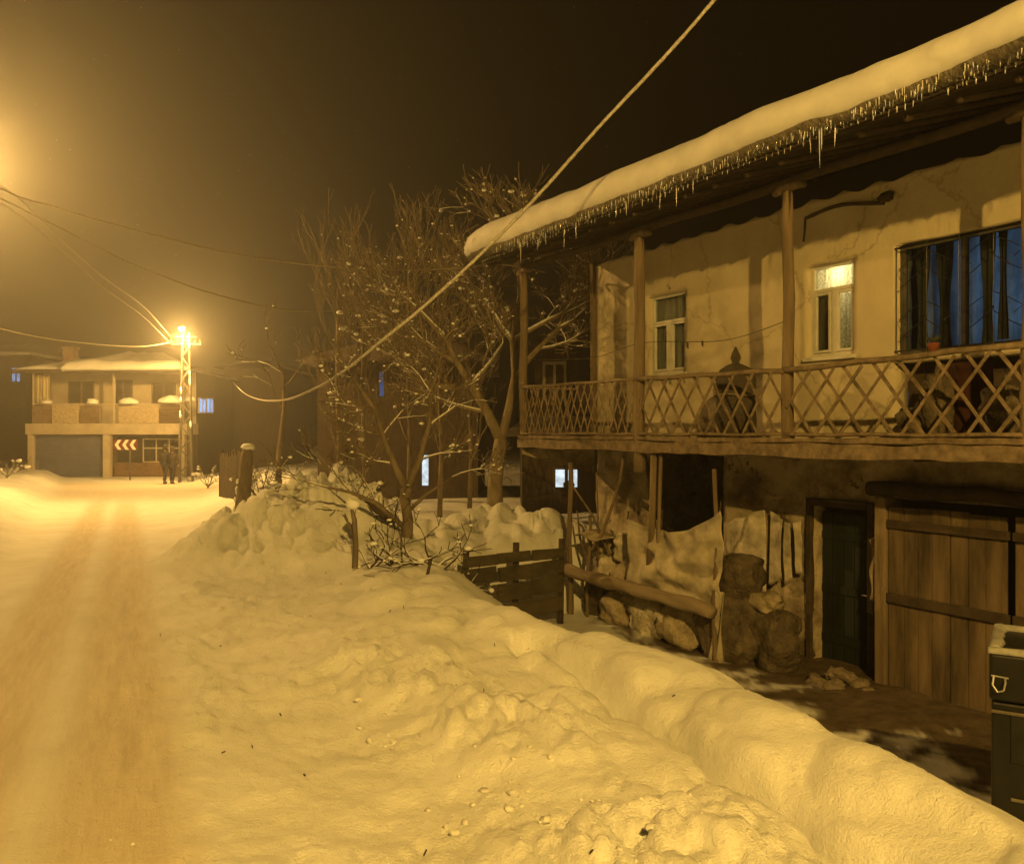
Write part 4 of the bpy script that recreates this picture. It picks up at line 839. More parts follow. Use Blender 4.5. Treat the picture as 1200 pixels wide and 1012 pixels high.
# brushwood on the bank below it
for i, (u, v, Y, lab, s) in enumerate(((415, 640, 10.2, 'short forked stake standing out of the snow heap', 41), (500, 672, 9.6, 'low tangle of snowy twigs on the bank left of the plank wall', 42), (540, 640, 11.6, 'snow-crusted brushwood behind the plank wall', 43), (445, 590, 11.6, 'snowy twigs sticking out of the top of the snow heap', 44), (455, 655, 10.0, 'small bare twigs in the snow at the foot of the small forked tree', 45))):
    b = P(u, v, Y); b.z = gz(b.x, b.y)-.05
    if i == 0:
        t = thing('stake', lab, 'stake', b); m_ = MB(); m_.tube([(0, 0, -.1), (.02, 0, .3), (.0, 0, .62), (-.03, 0, .75)], [.04, .035, .032, .02], 7, wob=.1); m_.tube([(0, 0, .45), (-.12, 0, .68)], .018, 5); m_.build('shaft', BARK, t, True); m_ = MB(); m_.blob((-.01, 0, .8), (.09, .08, .07), 8, 6, .2, 2, 1); m_.build('snow_cap', SNOW, t, True)
    else:
        ex = [((random.uniform(-.25, .25), random.uniform(-.1, .1), 0), (math.cos(j*1.7), math.sin(j*1.7)*.6, random.uniform(.25, .9)), .014) for j in range(7)]
        tree('brushwood', lab, 'brushwood', b, [([(0, 0, -.1), (.05, 0, .15)], [.03, .02])], .03, 2, s, .8, .05, .38, 2, .9, 'brushwood in the snow', twr=.005, extra=ex, clump=.045, bark=WOODD)
t = thing('leaning_branch', 'dark broken branch leaning out of the snow at the right foot of the brushwood', 'branch', P(492, 702, 9.0)+Vector((0, 0, -.05)))
m_ = MB(); m_.tube([(0, 0, 0), (.05, .05, .2), (.11, .12, .45)], [.022, .02, .014], 6); m_.build('shaft', WOODD, t, True)
# dark pole lying along the top of the heap
t = thing('fallen_pole', 'thin dark trunk lying along the top of the snow heap', 'pole', P(352, 575, 12.6)); m_ = MB(); f_ = lambda u, v, Y: tuple(P(u, v, Y)-P(352, 575, 12.6))
m_.tube([(0, 0, 0), f_(380, 577, 12.3), f_(408, 585, 12), f_(430, 590, 11.8), f_(460, 612, 11.4)], [.03, .035, .04, .045, .045], 7, wob=.12); m_.build('shaft', WOODD, t, True)
m_ = MB(); m_.blob(f_(411, 578, 12), (.11, .1, .08), 8, 6, .2, 2, 5); m_.blob(f_(400, 572, 12.1), (.13, .1, .07), 8, 6, .25, 2, 7); m_.build('snow_clumps', SNOW, t, True)
# slender tree in the dark left of the clump
Y = 24; b = P(325, 600, Y); b.z = gz(b.x, b.y)-.2; q2 = lambda u, v: tuple(P(u, v, Y)-b)
tree('slender_tree', 'slender bare tree with snow tufts, standing alone left of the clump', 'tree', b, [([(0, 0, 0), q2(327, 540), q2(333, 480), q2(332, 440)], [.10, .085, .06, .04])], .1, 3, 61, .7, .1, .85, 2, .75, twr=.009, clump=.055, extra=[(q2(332, 440), (-.2, 0, 1), .04), (q2(333, 480), (-1, 0, .8), .035), (q2(332, 455), (.8, 0, .8), .03), (q2(332, 440), (-1, 0, .8), .03)])
for i, (u, v, Y, lab, s) in enumerate(((285, 560, 25, 'snowy little bush beside the leaning fence post', 71), (244, 565, 34, 'small snow-laden bush at the foot of the lattice pole', 72), (308, 585, 21, 'small snowy shrub behind the leaning fence post', 73), (8, 560, 36, 'snow-topped bush at the far left edge of the road', 74))):
    b = P(u, v, Y); b.z = gz(b.x, b.y)-.05; ex = [((0, 0, .1), (math.cos(j*1.3), math.sin(j*1.3), random.uniform(.5, 1.4)), .02) for j in range(8)]
    tree('snowy_bush', lab, 'bush', b, [([(0, 0, -.1), (0, 0, .15)], [.05, .04])], .05, 2, s, .6, .15, .5, 2, 1.0, 'snowy bushes by the road', twr=.009, extra=ex, clump=.12)
# ---------------------------------------------------------------- garden fence and leaning post
t = thing('leaning_post', 'thick dark post leaning right beside the slatted fence, snow on its left side', 'post', P(283, 603, 17.5)+Vector((0, 0, -.1))); m_ = MB()
m_.tube([(.0+.13*k/7, .01*math.sin(k*2), -.05+1.5*k/7) for k in range(8)], [.165, .155, .15, .145, .135, .13, .125, .10], 9, wob=.09); m_.build('shaft', BARK, t, True)
m_ = MB(); [m_.blob((-.13+.02*k, -.02, .2+.19*k), (.035, .07, random.uniform(.05, .10)), 7, 5, .3, 2, k) for k in range(4)]; m_.blob((.13, 0, 1.47), (.16, .14, .07), 9, 6, .2, 2, 2); m_.build('snow_crust', SNOW, t, True)
def fence(name, lab, p0, p1, h, n, m, rails=2):
    p0 = Vector(p0); p1 = Vector(p1); t = thing(name, lab, 'fence', p0); d = p1-p0
    r_ = MB()
    for k in range(rails): z = h*(.25+.5*k); r_.bar((0, .04, z), tuple(d+Vector((0, .04, z))), .05, .04)
    r_.build('rail', m, t)
    s_ = MB(); ang = math.atan2(d.y, d.x)
    for k in range(n):
        c = d*((k+.5)/n); hh = h*random.uniform(.9, 1.06); s_.box((c.x, c.y, c.z+hh/2-.05), (d.length/n*.8, .025, hh), Matrix.Rotation(ang, 3, 'Z') @ Matrix.Rotation(random.uniform(-.03, .03), 3, 'Y'), .004)
    s_.build('slats', m, t)
    for k in (0, 1):
        q_ = MB(); c = d*k; q_.box((c.x, c.y+.08, c.z+h/2), (.1, .1, h+.15), None, .01); q_.build('post', m, t, bevel=.01)
def gp(u, Y, dz=0): p = P(u, 560, Y); p.z = gz(p.x, p.y)+dz; return p
fence('slat_fence', 'weathered slatted fence running from the leaning post towards the lattice pole', gp(258, 24.5), gp(288, 19), 1.25, 26, mat('fence_wood', (.06, .045, .03), .85, .3, 7, .4))
# ================================================================ far house at the bend
FY = 46.0; FZ = E-2.42
def fx(u): return (u-600)/1000*FY
def fz(v): return E+(507-v)/1000*FY-FZ
fo = Vector((fx(33), FY, FZ)); fh = thing('roadside_house', 'two-storey house facing down the road, with a roller-shutter garage and an open balcony', 'house', fo, R(1.5))
def X(u): return fx(u)-fo.x
WALLF = mat('far_plaster', (.38, .33, .26), .9, 0, 1.2, .3, 12, col2=(.5, .45, .36)); COLF = mat('far_frame', (.42, .37, .3), .85, .15, 2, .2)
W_ = X(216); zs = fz(497); zs0 = fz(510); ze = fz(437)
m_ = MB(); m_.b2(0, W_, 1.6, 8, zs, ze+.3); m_.build('upper_wall', WALLF, fh)
m_ = MB(); m_.b2(W_+.003, W_+.05, 1.62, 8, zs0-2.6, ze+.28); m_.build('side_shade_sheet', mat('side_shade_boards', (.045, .034, .024), .9, .3, 4, .4, stretch=(3, 3, .4)), fh)  # dark board-grained sheet; its colour paints the side wall's shade
def side_y(u): return (-fo.x-W_)/((600-u)/1000)-FY
for a, b in ((230.5, 238.8), (240.5, 248.5)):
    ya, yb = side_y(a), side_y(b); ym = (ya+yb)/2; za, zb_ = (507-484)/1000*(FY+ym)+E-FZ, (507-468)/1000*(FY+ym)+E-FZ; m_ = MB()
    for p_, q_, r_, s_ in ((ya-.07, ya, za-.07, zb_+.07), (yb, yb+.07, za-.07, zb_+.07), (ya, yb, za-.07, za), (ya, yb, zb_, zb_+.07), ((ya+yb)/2-.03, (ya+yb)/2+.03, za, zb_)): m_.b2(W_+.052, W_+.11, p_, q_, r_, s_)
    sw = m_.build('window', COLF, fh); tag(sw, 'blue lit window in the dark side wall'); m_ = MB(); m_.b2(W_+.055, W_+.07, ya, yb, za, zb_); m_.build('pane', emitm('lit_pane_sky', (.24, .52, 1.0), 1.3, .45, 2.2), sw)
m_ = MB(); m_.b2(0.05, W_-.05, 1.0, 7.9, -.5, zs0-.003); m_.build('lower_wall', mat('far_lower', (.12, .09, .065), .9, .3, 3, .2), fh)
m_ = MB(); m_.b2(-.1, W_+.1, -.12, 1.7, zs0, zs-.003); m_.build('balcony_slab', COLF, fh, bevel=.02)
for a, b in ((33, 39), (120, 128), (208, 215)):
    m_ = MB(); m_.b2(X(a), X(b), -.08, .3, -.4, zs0-.003); m_.build('column', COLF, fh, bevel=.02)
g = MB(); nsl = 26; zt = zs0-.05
for k in range(nsl): g.b2(X(39)+.01, X(120)-.01, .18+.0*(k % 2), .22, zt*k/nsl+.008, zt*(k+1)/nsl-.004)
tag(g.build('roller_shutter', mat('shutter_grey', (.12, .13, .20), .6, .15, 2, .1), fh, bevel=.01), 'blue-grey roller shutter')
# right bay: dark recess with window and low wall
g = MB(); g.b2(X(128), X(165), .9, .98, 0, zs0-.1); g.build('recess_wall', DARKIN, fh)
g = MB(); g.b2(X(128), X(208), .5, .62, 0, .75); g.build('low_wall', mat('far_brown', (.16, .10, .06), .9, .3), fh)
f = MB(); x0, x1, z0, z1 = X(160), X(206), .78, zs0-.25
for a in np.linspace(x0, x1, 4): f.b2(a-.03, a+.03, .72, .78, z0, z1)
for a in (z0, (z0*.4+z1*.6), z1): f.b2(x0+.0, x1, .70, .79, a-.03, a+.03)
wf = f.build('window', COLF, fh); g = MB(); g.b2(x0, x1, .8, .81, z0, z1); g.build('pane', mat('dark_pane', (.02, .018, .015), .15, .1, spec=.6), wf)
# upper floor windows and door
FW = mat('far_dark_window', (.05, .04, .03), .3, .2)
for a, b, v0, v1, nm in ((63, 94, 473, 446, 'window'), (118, 140, 497, 444, 'door'), (163, 192, 473, 448, 'window')):
    f = MB(); x0, x1, z0, z1 = X(a), X(b), fz(v0), fz(v1); f.b2(x0, x0+.07, 1.52, 1.62, z0, z1); f.b2(x1-.07, x1, 1.52, 1.62, z0, z1); f.b2(x0+.07, x1-.07, 1.52, 1.62, z0, z0+.07); f.b2(x0+.07, x1-.07, 1.52, 1.62, z1-.07, z1); f.b2((x0+x1)/2-.04, (x0+x1)/2+.04, 1.53, 1.62, z0+.07, z1-.07)
    w_ = f.build(nm, mat('far_wood_frame', (.16, .12, .08), .8, .2), fh); g = MB(); g.b2(x0+.07, x1-.07, 1.58, 1.595, z0+.07, z1-.07); g.build('pane', FW, w_)
g = MB(); g.b2(X(131), X(134), -.02, .06, zs, ze+.1); g.build('post', COLF, fh, bevel=.01)
g = MB(); g.b2(X(38), X(40), -.02, .06, zs, ze+.1); g.build('post', COLF, fh, bevel=.01)
g = MB(); g.b2(X(212), X(214), -.02, .06, zs, ze+.1); g.build('post', COLF, fh, bevel=.01)
# patterned balcony panels between posts
PT = mat('parapet', (.24, .19, .13), .9, 0, 22, .8, 12, col2=(.5, .43, .32), contrast=(.42, .55))
for a, b, v, m in ((38, 60, 476, mat('parapet_dark', (.17, .12, .08), .9, .3)), (61, 92, 475, PT), (94, 116, 476, mat('parapet_dark', (.17, .12, .08))), (138, 185, 476, PT)):
    g = MB(); g.b2(X(a), X(b), -.06, .02, zs, fz(v)); g.build('parapet_panel', m, fh, bevel=.01)
g = MB(); g.b2(X(38), X(188), -.07, .03, fz(475)+.003, fz(475)+.06); g.build('handrail', COLF, fh)
g = MB()
for k in range(16): g.b2(X(116)+k*(X(138)-X(116))/16, X(116)+k*(X(138)-X(116))/16+.02, -.03, 0, zs, fz(475))
g.build('balusters', COLF, fh)
# curtain lit by the street lamp
def hangc(name, lab, a, b, v0, v1, m):
    g = MB(); g.grid(lambda u, v: (X(lerp(a, b, u)), .12+.04*math.sin(u*30), lerp(fz(v0), fz(v1), v)), 40, 4); o = solid(g.build(name, m, None, True), .01); o.matrix_world = Matrix.Translation(fo) @ Matrix.Rotation(R(1.5), 4, 'Z'); return tag(o, lab, 'curtain')
hangc('balcony_curtain', 'pale curtain hung at the left end of the far house balcony', 40, 57, 440, 474, cloth('curtain_pale', (.6, .53, .36), .2, 4, (1, 1, .1)))
g = MB()
for r_ in range(6): g.b2(X(187), X(212), -.1, .02, zs+.008+r_*.17, zs+.16+r_*.17)
ch = g.build('planter_wall', mat('brown_box', (.10, .07, .045), .9, .3), fh, bevel=.008)
# snow lying on the balcony
for a, b, v0, v1, lab in ((185, 215, 474, 463, 'large heap of snow on the right end of the far balcony'), (102, 115, 475, 467, 'snow cushion on the balcony rail left of the door'), (139, 161, 475, 466, 'snow cushion on the balcony rail right of the door'), (49, 62, 475, 470, 'small snow cushion by the pale curtain on the far balcony'), (214, 228, 472, 465, 'snow lump beside the lattice pole at balcony height')):
    g = MB(); g.blob((0, 0, 0), ((fx(b)-fx(a))/2, .3, (v0-v1)/1000*FY/1.6), 14, 8, .15, 2, a); g.v = [(x_, y_, max(z_, -.08)) for x_, y_, z_ in g.v]
    tag(g.build('snow_cushion', SNOW, None, True, loc=(fx((a+b)/2), FY-.0+.01*(a-100)/10, E+(507-v0)/1000*FY+.12)), lab, 'snow', 'snow cushions on the far balcony')
# roof
rz0 = ze+.05
g = MB(); ex = .8
a0 = (-ex+.3, -.7, rz0); a1 = (W_+.5, -.7, rz0+.08); a2 = (W_+.5, 9, rz0); a3 = (-ex+.3, 9, rz0); r0 = (2.2, 4, rz0+1.0); r1 = (W_-2.5, 4, rz0+1.05)
g.v = [a0, a1, a2, a3, r0, r1]; g.f = [(0, 1, 5, 4), (1, 2, 5), (2, 3, 4, 5), (3, 0, 4), (0, 3, 2, 1)]; rf = g.build('roof', ROOFM, fh)
g = MB(); g.b2(-ex+.28, W_+.52, -.74, -.66, rz0-.16, rz0+.06); g.build('eave_board', WOODD, rf)
g = MB(); g.b2(.35, .95, 3.0, 3.6, rz0+.2, rz0+1.5); g.b2(.28, 1.02, 2.93, 3.67, rz0+1.5, rz0+1.62); g.build('chimney', mat('chimney', (.25, .17, .12), .9, .3), fh)
g = MB(); 
def rsn(u, v):
    a = Vector(a0).lerp(Vector(a1), u); b = Vector(r0).lerp(Vector(r1), u); e = min(1, u/.1, (1-u)/.06); th = .1+.28*math.sqrt(max(0, e))*(1+.6*mnoise.noise(Vector((u*6, 1, 0))))*(1 if v > .02 else .0)
    if u < .28: th *= .45
    return tuple(a.lerp(b, v*.98)+Vector((0, -.25*(v < .2)*(u > .28), th)))
g.grid(rsn, 70, 12); o = g.build('roof_snow', SNOW, None, True); o.matrix_world = Matrix.Translation(fo) @ Matrix.Rotation(R(1.5), 4, 'Z'); solid(o, .22, -1); tag(o, 'blanket of snow on the hipped roof of the far house', 'snow')
# ---------------------------------------------------------------- lattice pole with lamp
PY = 41.5; pb = P(218, 570, PY); pb.z = gz(pb.x, pb.y)-.1; ph_ = P(218, 392, PY).z-pb.z
lp = thing('lattice_pole', 'snow-plastered steel lattice pole carrying a lit street lamp in front of the far house', 'pole', pb, R(12)); GAL = mat('galvanised', (.11, .105, .095), .6, .2, 6, .2, metal=.3)
def wd(z): return lerp(.30, .15, z/ph_)
for sx_ in (-1, 1):
    for sy_ in (-1, 1):
        g = MB(); g.bar((sx_*wd(0), sy_*wd(0)*.7, 0), (sx_*wd(ph_), sy_*wd(ph_)*.7, ph_), .055, .055); g.build('leg', GAL, lp)
g = MB(); n = 13
for k in range(n):
    za, zb2 = ph_*k/n, ph_*(k+1)/n; s = 1 if k % 2 else -1
    for yy in (-1, 1): g.bar((-s*wd(za), yy*wd(za)*.7, za), (s*wd(zb2), yy*wd(zb2)*.7, zb2), .035, .035)
    for xx in (-1, 1): g.bar((xx*wd(za), -s*wd(za)*.7, za), (xx*wd(zb2), s*wd(zb2)*.7, zb2), .04, .04)
g.build('braces', GAL, lp)
g = MB(); g.bar((-.75, 0, ph_-.5), (.7, 0, ph_-.5), .06, .06); g.bar((-.6, 0, ph_-.15), (.5, 0, ph_-.15), .05, .05)
for x_ in (-.7, -.4, .4, .65): g.tube([(x_, 0, ph_-.45), (x_, 0, ph_-.28)], [.05, .035], 7)
g.build('crossarm', GAL, lp)
g = MB()
for k in range(14):
    z_ = random.uniform(ph_*.35, ph_*.98); g.blob((random.choice((-1, 1))*wd(z_), -wd(z_)*.7-.03, z_), (.05, .05, random.uniform(.06, .2)), 7, 5, .3, 2, k)
g.build('snow_crust', SNOW, lp, True)
EMF = emitm('lamp_lens', (1, .74, .38), 60)
def lamphead(par, p, d, name='lamp_head', L=.5):
    p = Vector(p); d = Vector(d).normalized(); g = MB(); q_ = p+d*L; up = Vector((0, 0, 1)); s = d.cross(up)
    g.tube([p-d*.05, p+d*.1, p+d*L*.6, q_], [.05, .09, .12, .05], 12); o = g.build(name, GAL, par, True)
    g = MB(); g.blob(p+d*L*.6-up*.11, (.11, .11, .07), 12, 8, 0); g.build('lens', EMF, o, True); return p+d*L*.6-up*.35
lpx = P(213, 384, PY-2.0)-pb; M2 = Matrix.Rotation(-R(12), 3, 'Z'); lpl = M2 @ lpx
g = MB(); g.tube([(0, 0, ph_-.3), (lpl.x*.5, lpl.y*.6, lpl.z+.05), tuple(lpl+Vector((0, .25, .05)))], .035, 7); g.build('arm', GAL, lp, True)
lamphead(lp, lpl+Vector((0, .25, .05)), (0, -1, -.05))
g = MB(); g.blob(lpl+Vector((0, 0, -.07)), (.14, .14, .13), 14, 10, 0); g.build('globe', emitm('globe_glow', (1, .80, .42), 30), lp, True)
lamp('street_lamp_light', tuple(lpl+Vector((0, -.0, -.45))), POWER_FAR, COL_LEFT, .12, lp)
# ---------------------------------------------------------------- the two nearer street lamps (one just left of the frame, one behind the camera)
def streetlamp(lab, base, top, arm, power, col, grp='concrete street lamps'):
    b = Vector(base); b.z = gz(b.x, b.y)-.2; t = thing('street_lamp', lab, 'street lamp', b, 0, grp); tz = top.z-b.z; a = top-Vector((b.x, b.y, top.z)); 
    g = MB(); g.tube([(0, 0, 0), (0, 0, tz+.3)], [.17, .10], 12); g.build('pole', CONC, t, True)
    g = MB(); e = Vector((a.x, a.y, tz)); g.tube([(0, 0, tz-.3), tuple(e*.4+Vector((0, 0, tz*.6+.02))), tuple(e-a.normalized()*.25+Vector((0, 0, .14)))], .035, 8); g.build('arm', GAL, t, True)
    p = lamphead(t, e-a.normalized()*.3+Vector((0, 0, .13)), a.normalized(), L=.55); lamp('street_lamp_light', tuple(e-Vector((0, 0, .2))), power, col, .1, t)
LA = P(-50, 178, 22); streetlamp('lit street lamp on the left side of the road at the picture edge', (LA.x-1.9, LA.y+.6, 0), LA, None, POWER_LEFT, COL_LEFT)
LB = Vector((1.75, -5.6, E+5.65)); streetlamp('lit street lamp standing behind the viewer on the right side of the road', (3.6, -6.4, 0), LB, None, POWER_NEAR, COL_NEAR)
# ---------------------------------------------------------------- chevron sign
cs = P(147, 562, 43.5); cs.z = gz(cs.x, cs.y); t = thing('chevron_sign', 'low road sign with three pale chevrons pointing left, in front of the far house', 'sign', cs)
zc = P(147, 522, 43.5).z-cs.z; g = MB(); g.b2(-.62, .62, -.03, .0, zc-.26, zc+.26); bd = g.build('board', mat('sign_red', (.14, .02, .015), .5, .1), t, bevel=.01)
g = MB()
for k in range(3):
    cx = -.36+.38*k
    for s in (1, -1): g.v += [(cx-.17, -.038, zc), (cx+.0, -.038, zc), (cx+.17, -.038, zc+s*.25), (cx+.0, -.038, zc+s*.25)]; i = len(g.v); g.f.append((i-4, i-3, i-2, i-1))
g.build('chevrons', mat('sign_white', (.8, .78, .72), .4, .05), bd)
for x_ in (.22,): g = MB(); g.tube([(x_, .03, 0), (x_, .03, zc+.2)], .04, 8); g.build('post', GAL, t, True)
# ---------------------------------------------------------------- two walkers
def skin(name, pts, edges, rads, m, par, sub=2):
    me = bpy.data.meshes.new(name); me.from_pydata(pts, edges, []); o = bpy.data.objects.new(name, me); sc.collection.objects.link(o); o.parent = par
    s = o.modifiers.new('skin', 'SKIN'); s.use_smooth_shade = True
    if not me.skin_vertices: me.skin_vertices.new(name='')
    for i, r_ in enumerate(rads):
        sv = me.skin_vertices[0].data[i]; sv.radius = r_ if hasattr(r_, '__len__') else (r_, r_); sv.use_root = (i == 0)
    u = o.modifiers.new('sub', 'SUBSURF'); u.levels = sub; u.render_levels = sub; me.materials.append(m); return o
def person(lab, loc, rz, coat, trou, hat, st=.16, sc_=1.0):
    t = thing('person', lab, 'person', loc, rz, 'people walking by the far house'); t.scale = (sc_,)*3
    SKN = mat('skin', (.42, .27, .19), .6, .05)
    # body: pelvis, spine, neck, head, legs, arms
    pts = [(0, 0, .95), (0, 0, 1.15), (0, .01, 1.38), (0, .0, 1.50), (0, -.01, 1.60), (0, -.02, 1.72),
           (.10, 0, .88), (.11, -st, .50), (.11, -st*.7, .10), (.11, -st*.7-.16, .04), (-.10, 0, .88), (-.11, st*.7, .50), (-.11, st*1.4, .12), (-.11, st*1.4-.14, .04),
           (.20, 0, 1.40), (.25, .04, 1.13), (.24, -.06, .90), (.24, -.08, .80), (-.20, 0, 1.40), (-.25, -.02, 1.13), (-.24, -.12, .92), (-.24, -.14, .82)]
    ed = [(0, 1), (1, 2), (2, 3), (3, 4), (4, 5), (0, 6), (6, 7), (7, 8), (8, 9), (0, 10), (10, 11), (11, 12), (12, 13), (2, 14), (14, 15), (15, 16), (16, 17), (2, 18), (18, 19), (19, 20), (20, 21)]
    rd = [.10, .09, .09, .05, .085, .08, .085, .06, .04, .04, .085, .06, .04, .04, .04, .035, .03, .035, .04, .035, .03, .035]
    skin('body', pts, ed, rd, SKN, t)
    cp = [pts[0], pts[1], pts[2], (0, 0, 1.47), (0, 0, .72), pts[14], pts[15], pts[16], pts[18], pts[19], pts[20]]
    skin('coat', cp, [(0, 1), (1, 2), (2, 3), (0, 4), (2, 5), (5, 6), (6, 7), (2, 8), (8, 9), (9, 10)], [.17, .17, .19, .12, .19, .085, .07, .055, .085, .07, .055], coat, t)
    skin('trousers', [pts[0], pts[6], pts[7], pts[8], pts[10], pts[11], pts[12]], [(0, 1), (1, 2), (2, 3), (0, 4), (4, 5), (5, 6)], [.14, .11, .08, .065, .11, .08, .065], trou, t)
    for a, b in ((8, 9), (12, 13)): skin('boot', [pts[a], tuple(Vector(pts[a])-Vector((0, 0, .05))), pts[b]], [(0, 1), (1, 2)], [.06, .06, .05], METD, t, 1)
    g = MB(); g.blob((0, .01, 1.68), (.115, .13, .15), 12, 8, .03); g.v = [(a, b, max(c, 1.66) if b < -.05 else c-.0) for a, b, c in g.v]; g.build('hat', hat, t, True)
CO = mat('coat_dark', (.03, .027, .025), .9, .3); CO2 = mat('coat_brown', (.06, .045, .035), .9, .3); TR = mat('trousers', (.025, .025, .03), .9, .2)
for i, (u, lab, c, rz, st) in enumerate(((193.5, 'person in a dark coat, the left one of a pair walking by the lattice pole', CO, 2.9, .17), (202, 'person in a brown coat, the right one of a pair walking by the lattice pole', CO2, 3.1, .14))):
    p = P(u, 571, 40.2+i*.15); p.z = gz(p.x, p.y); person(lab, p, rz, c, TR, CO2 if i else CO, st, .98 if i else 1.02)
# ---------------------------------------------------------------- houses in the dark
DW = mat('night_plaster', (.13, .105, .075), .95, 0, 1.5, .4, 12, col2=(.2, .165, .12)); DW2 = mat('night_timber', (.07, .052, .035), .9, .3, 4, .4, stretch=(3, 3, .4))
def dhouse(lab, u0, u1, vb, vt, Y, dep, wins, m=DW, rise=1.2, rot=0, sn=True, extra=None):
    b = P(u0, vb, Y); W2 = (u1-u0)/1000*Y; H = (vb-vt)/1000*Y; t = thing('night_house', lab, 'house', b, rot, 'unlit houses in the background')
    holes = [((a-u0)/1000*Y, (c-u0)/1000*Y, (vb-d)/1000*Y, (vb-e)/1000*Y) for a, c, d, e, *_ in wins]
    xs = sorted(set([0, W2]+[h[0] for h in holes]+[h[1] for h in holes])); zs_ = sorted(set([-1, H]+[h[2] for h in holes]+[h[3] for h in holes])); g = MB()
    for x0, x1 in zip(xs, xs[1:]):
        for z0, z1 in zip(zs_, zs_[1:]):
            cx, cz = (x0+x1)/2, (z0+z1)/2
            if any(h[0] < cx < h[1] and h[2] < cz < h[3] for h in holes): continue
            g.b2(x0, x1, 0, .25, z0, z1)
    g.b2(0, .25, .25, dep, -1, H); g.b2(W2-.25, W2, .25, dep, -1, H); g.b2(.25, W2-.25, dep-.25, dep, -1, H); g.build('wall', m, t)
    g = MB(); g.v = [(-.6, -.6, H), (W2+.6, -.6, H), (W2+.6, dep+.6, H), (-.6, dep+.6, H), (W2*.3, dep/2, H+rise), (W2*.7, dep/2, H+rise)]; g.f = [(0, 1, 5, 4), (1, 2, 5), (2, 3, 4, 5), (3, 0, 4), (3, 2, 1, 0)]; rf = g.build('roof', ROOFM, t)
    if sn: g = MB(); g.v = [(x_, y_, z_+.22) for x_, y_, z_ in [(-.65, -.65, H), (W2+.65, -.65, H), (W2+.65, dep+.65, H), (-.65, dep+.65, H), (W2*.3, dep/2, H+rise), (W2*.7, dep/2, H+rise)]]; g.f = [(0, 1, 5, 4), (1, 2, 5), (2, 3, 4, 5), (3, 0, 4)]; o = solid(g.build('snow_cover', SNOWR, rf), .2, -1)
    for h, wv in zip(holes, wins):
        f = MB(); a, c, z0, z1 = h; fw = min(.07, (c-a)*.12); f.b2(a, a+fw, .06, .16, z0, z1); f.b2(c-fw, c, .06, .16, z0, z1); f.b2(a+fw, c-fw, .06, .16, z0, z0+fw); f.b2(a+fw, c-fw, .06, .16, z1-fw, z1)
        if c-a > .5: f.b2((a+c)/2-fw*.6, (a+c)/2+fw*.6, .065, .155, z0+fw, z1-fw)
        w_ = f.build('window', mat('dark_frame2', (.12, .11, .1), .7, .1), t); g = MB(); g.b2(a+fw, c-fw, .12, .13, z0+fw, z1-fw); g.build('pane', wv[5], w_)
        if wv[4]: g = MB(); g.blob(((a+c)/2+.1*(c-a), .10, z0+(z1-z0)*.2), ((c-a)*.22, .03, (z1-z0)*.22), 8, 6, .3); g.build('curtain', mat('dim_curtain', (.2, .25, .35), .9), w_)
    return t
EB = emitm('lit_pane_blue', (.22, .50, 1.0), .85, .55, 3.5); EW = emitm('lit_pane_white', (.80, .92, 1.0), 1.15, .45, 4); ED = emitm('lit_pane_dim', (.12, .22, .5), .35, .5, 3)
dhouse('dark house at the far left edge with one small blue lit window', -60, 31, 562, 418, 60, 8, [(12, 24, 449, 431, 0, EB)], DW2, 1)
dhouse('unlit dark house in the gap between the far house and the bare trees', 262, 330, 560, 432, 56, 8, [], DW2, .8, sn=False)
dhouse('tall dark house behind the bare trees, narrow white window lit below a blue one', 372, 560, 605, 425, 27, 7, [(493, 503, 571, 533, 0, EW), (443, 450, 466, 436, 0, ED)], DW2, 1.2, sn=False)
dhouse('dark low house behind the balcony house with a bright white double window', 612, 840, 612, 512, 22, 6, [(648, 680, 575, 548, 1, EW)], DW2, 1.5, sn=False)
t = thing('shed_frame', 'small pale window frame of a shed seen between the far balcony posts', 'frame', P(636, 470, 22.6)); g = MB()
for a in (0, .28, .56): g.b2(a, a+.07, 0, .08, 0, .95)
g.b2(0, .63, .0, .08, .95, 1.03); g.build('frame', mat('frame_pale', (.36, .33, .27), .8, .2), t); g = MB(); g.b2(-.2, .9, .1, .2, -1.5, 1.5); g.build('wall', DW2, t); g = MB(); g.b2(-.35, 1.05, -.3, .6, 1.502, 1.58); g.build('roof', WOODD, t)
# ---------------------------------------------------------------- overhead cables
top = Vector((pb.x, pb.y, pb.z+ph_-.4))
wireobj('snowy_cable', 'thick snow-coated cable sweeping down across the sky from the top right', 'cable', [P(1100, -330, 8), P(838, 0, 9), P(700, 152, 9.5), P(625, 236, 9.8), P(562, 300, 10.0), P(500, 357, 10.1), P(450, 398, 10.3), P(400, 438, 11), P(365, 458, 12.6), P(330, 470, 16.5), P(300, 468, 25), P(283, 459, 38), P(272, 447, 55.9)], .02, SWIRE, n=7, wob=.13, sub=30)
SW2 = mat('snowy_wire', (.2, .17, .13), .8, .3, 30, 0)
wireobj('overhead_wire', 'snowy wire crossing above the bare trees to the balcony house', 'cable', [LA+Vector((-1.6, .6, .5)), P(0, 222, 17), P(60, 242, 17), P(120, 260, 16.8), P(230, 289, 16.5), P(300, 303, 16.4), P(370, 312, 16.3), P(450, 317, 16.2), P(520, 316, 16.1), P(585, 311, 16.0), HL(.3, .3, 5.9)], .017, SW2, 'overhead wires', n=5, sub=12)
wireobj('overhead_wire', 'lower wire running from the left lamp towards the bare trees', 'cable', [LA+Vector((-1.6, .6, .2)), P(0, 233, 17), P(70, 268, 18), P(160, 312, 19), P(250, 345, 20), P(345, 365, 21), P(430, 362, 22)], .014, SW2, 'overhead wires', n=5, sub=12)
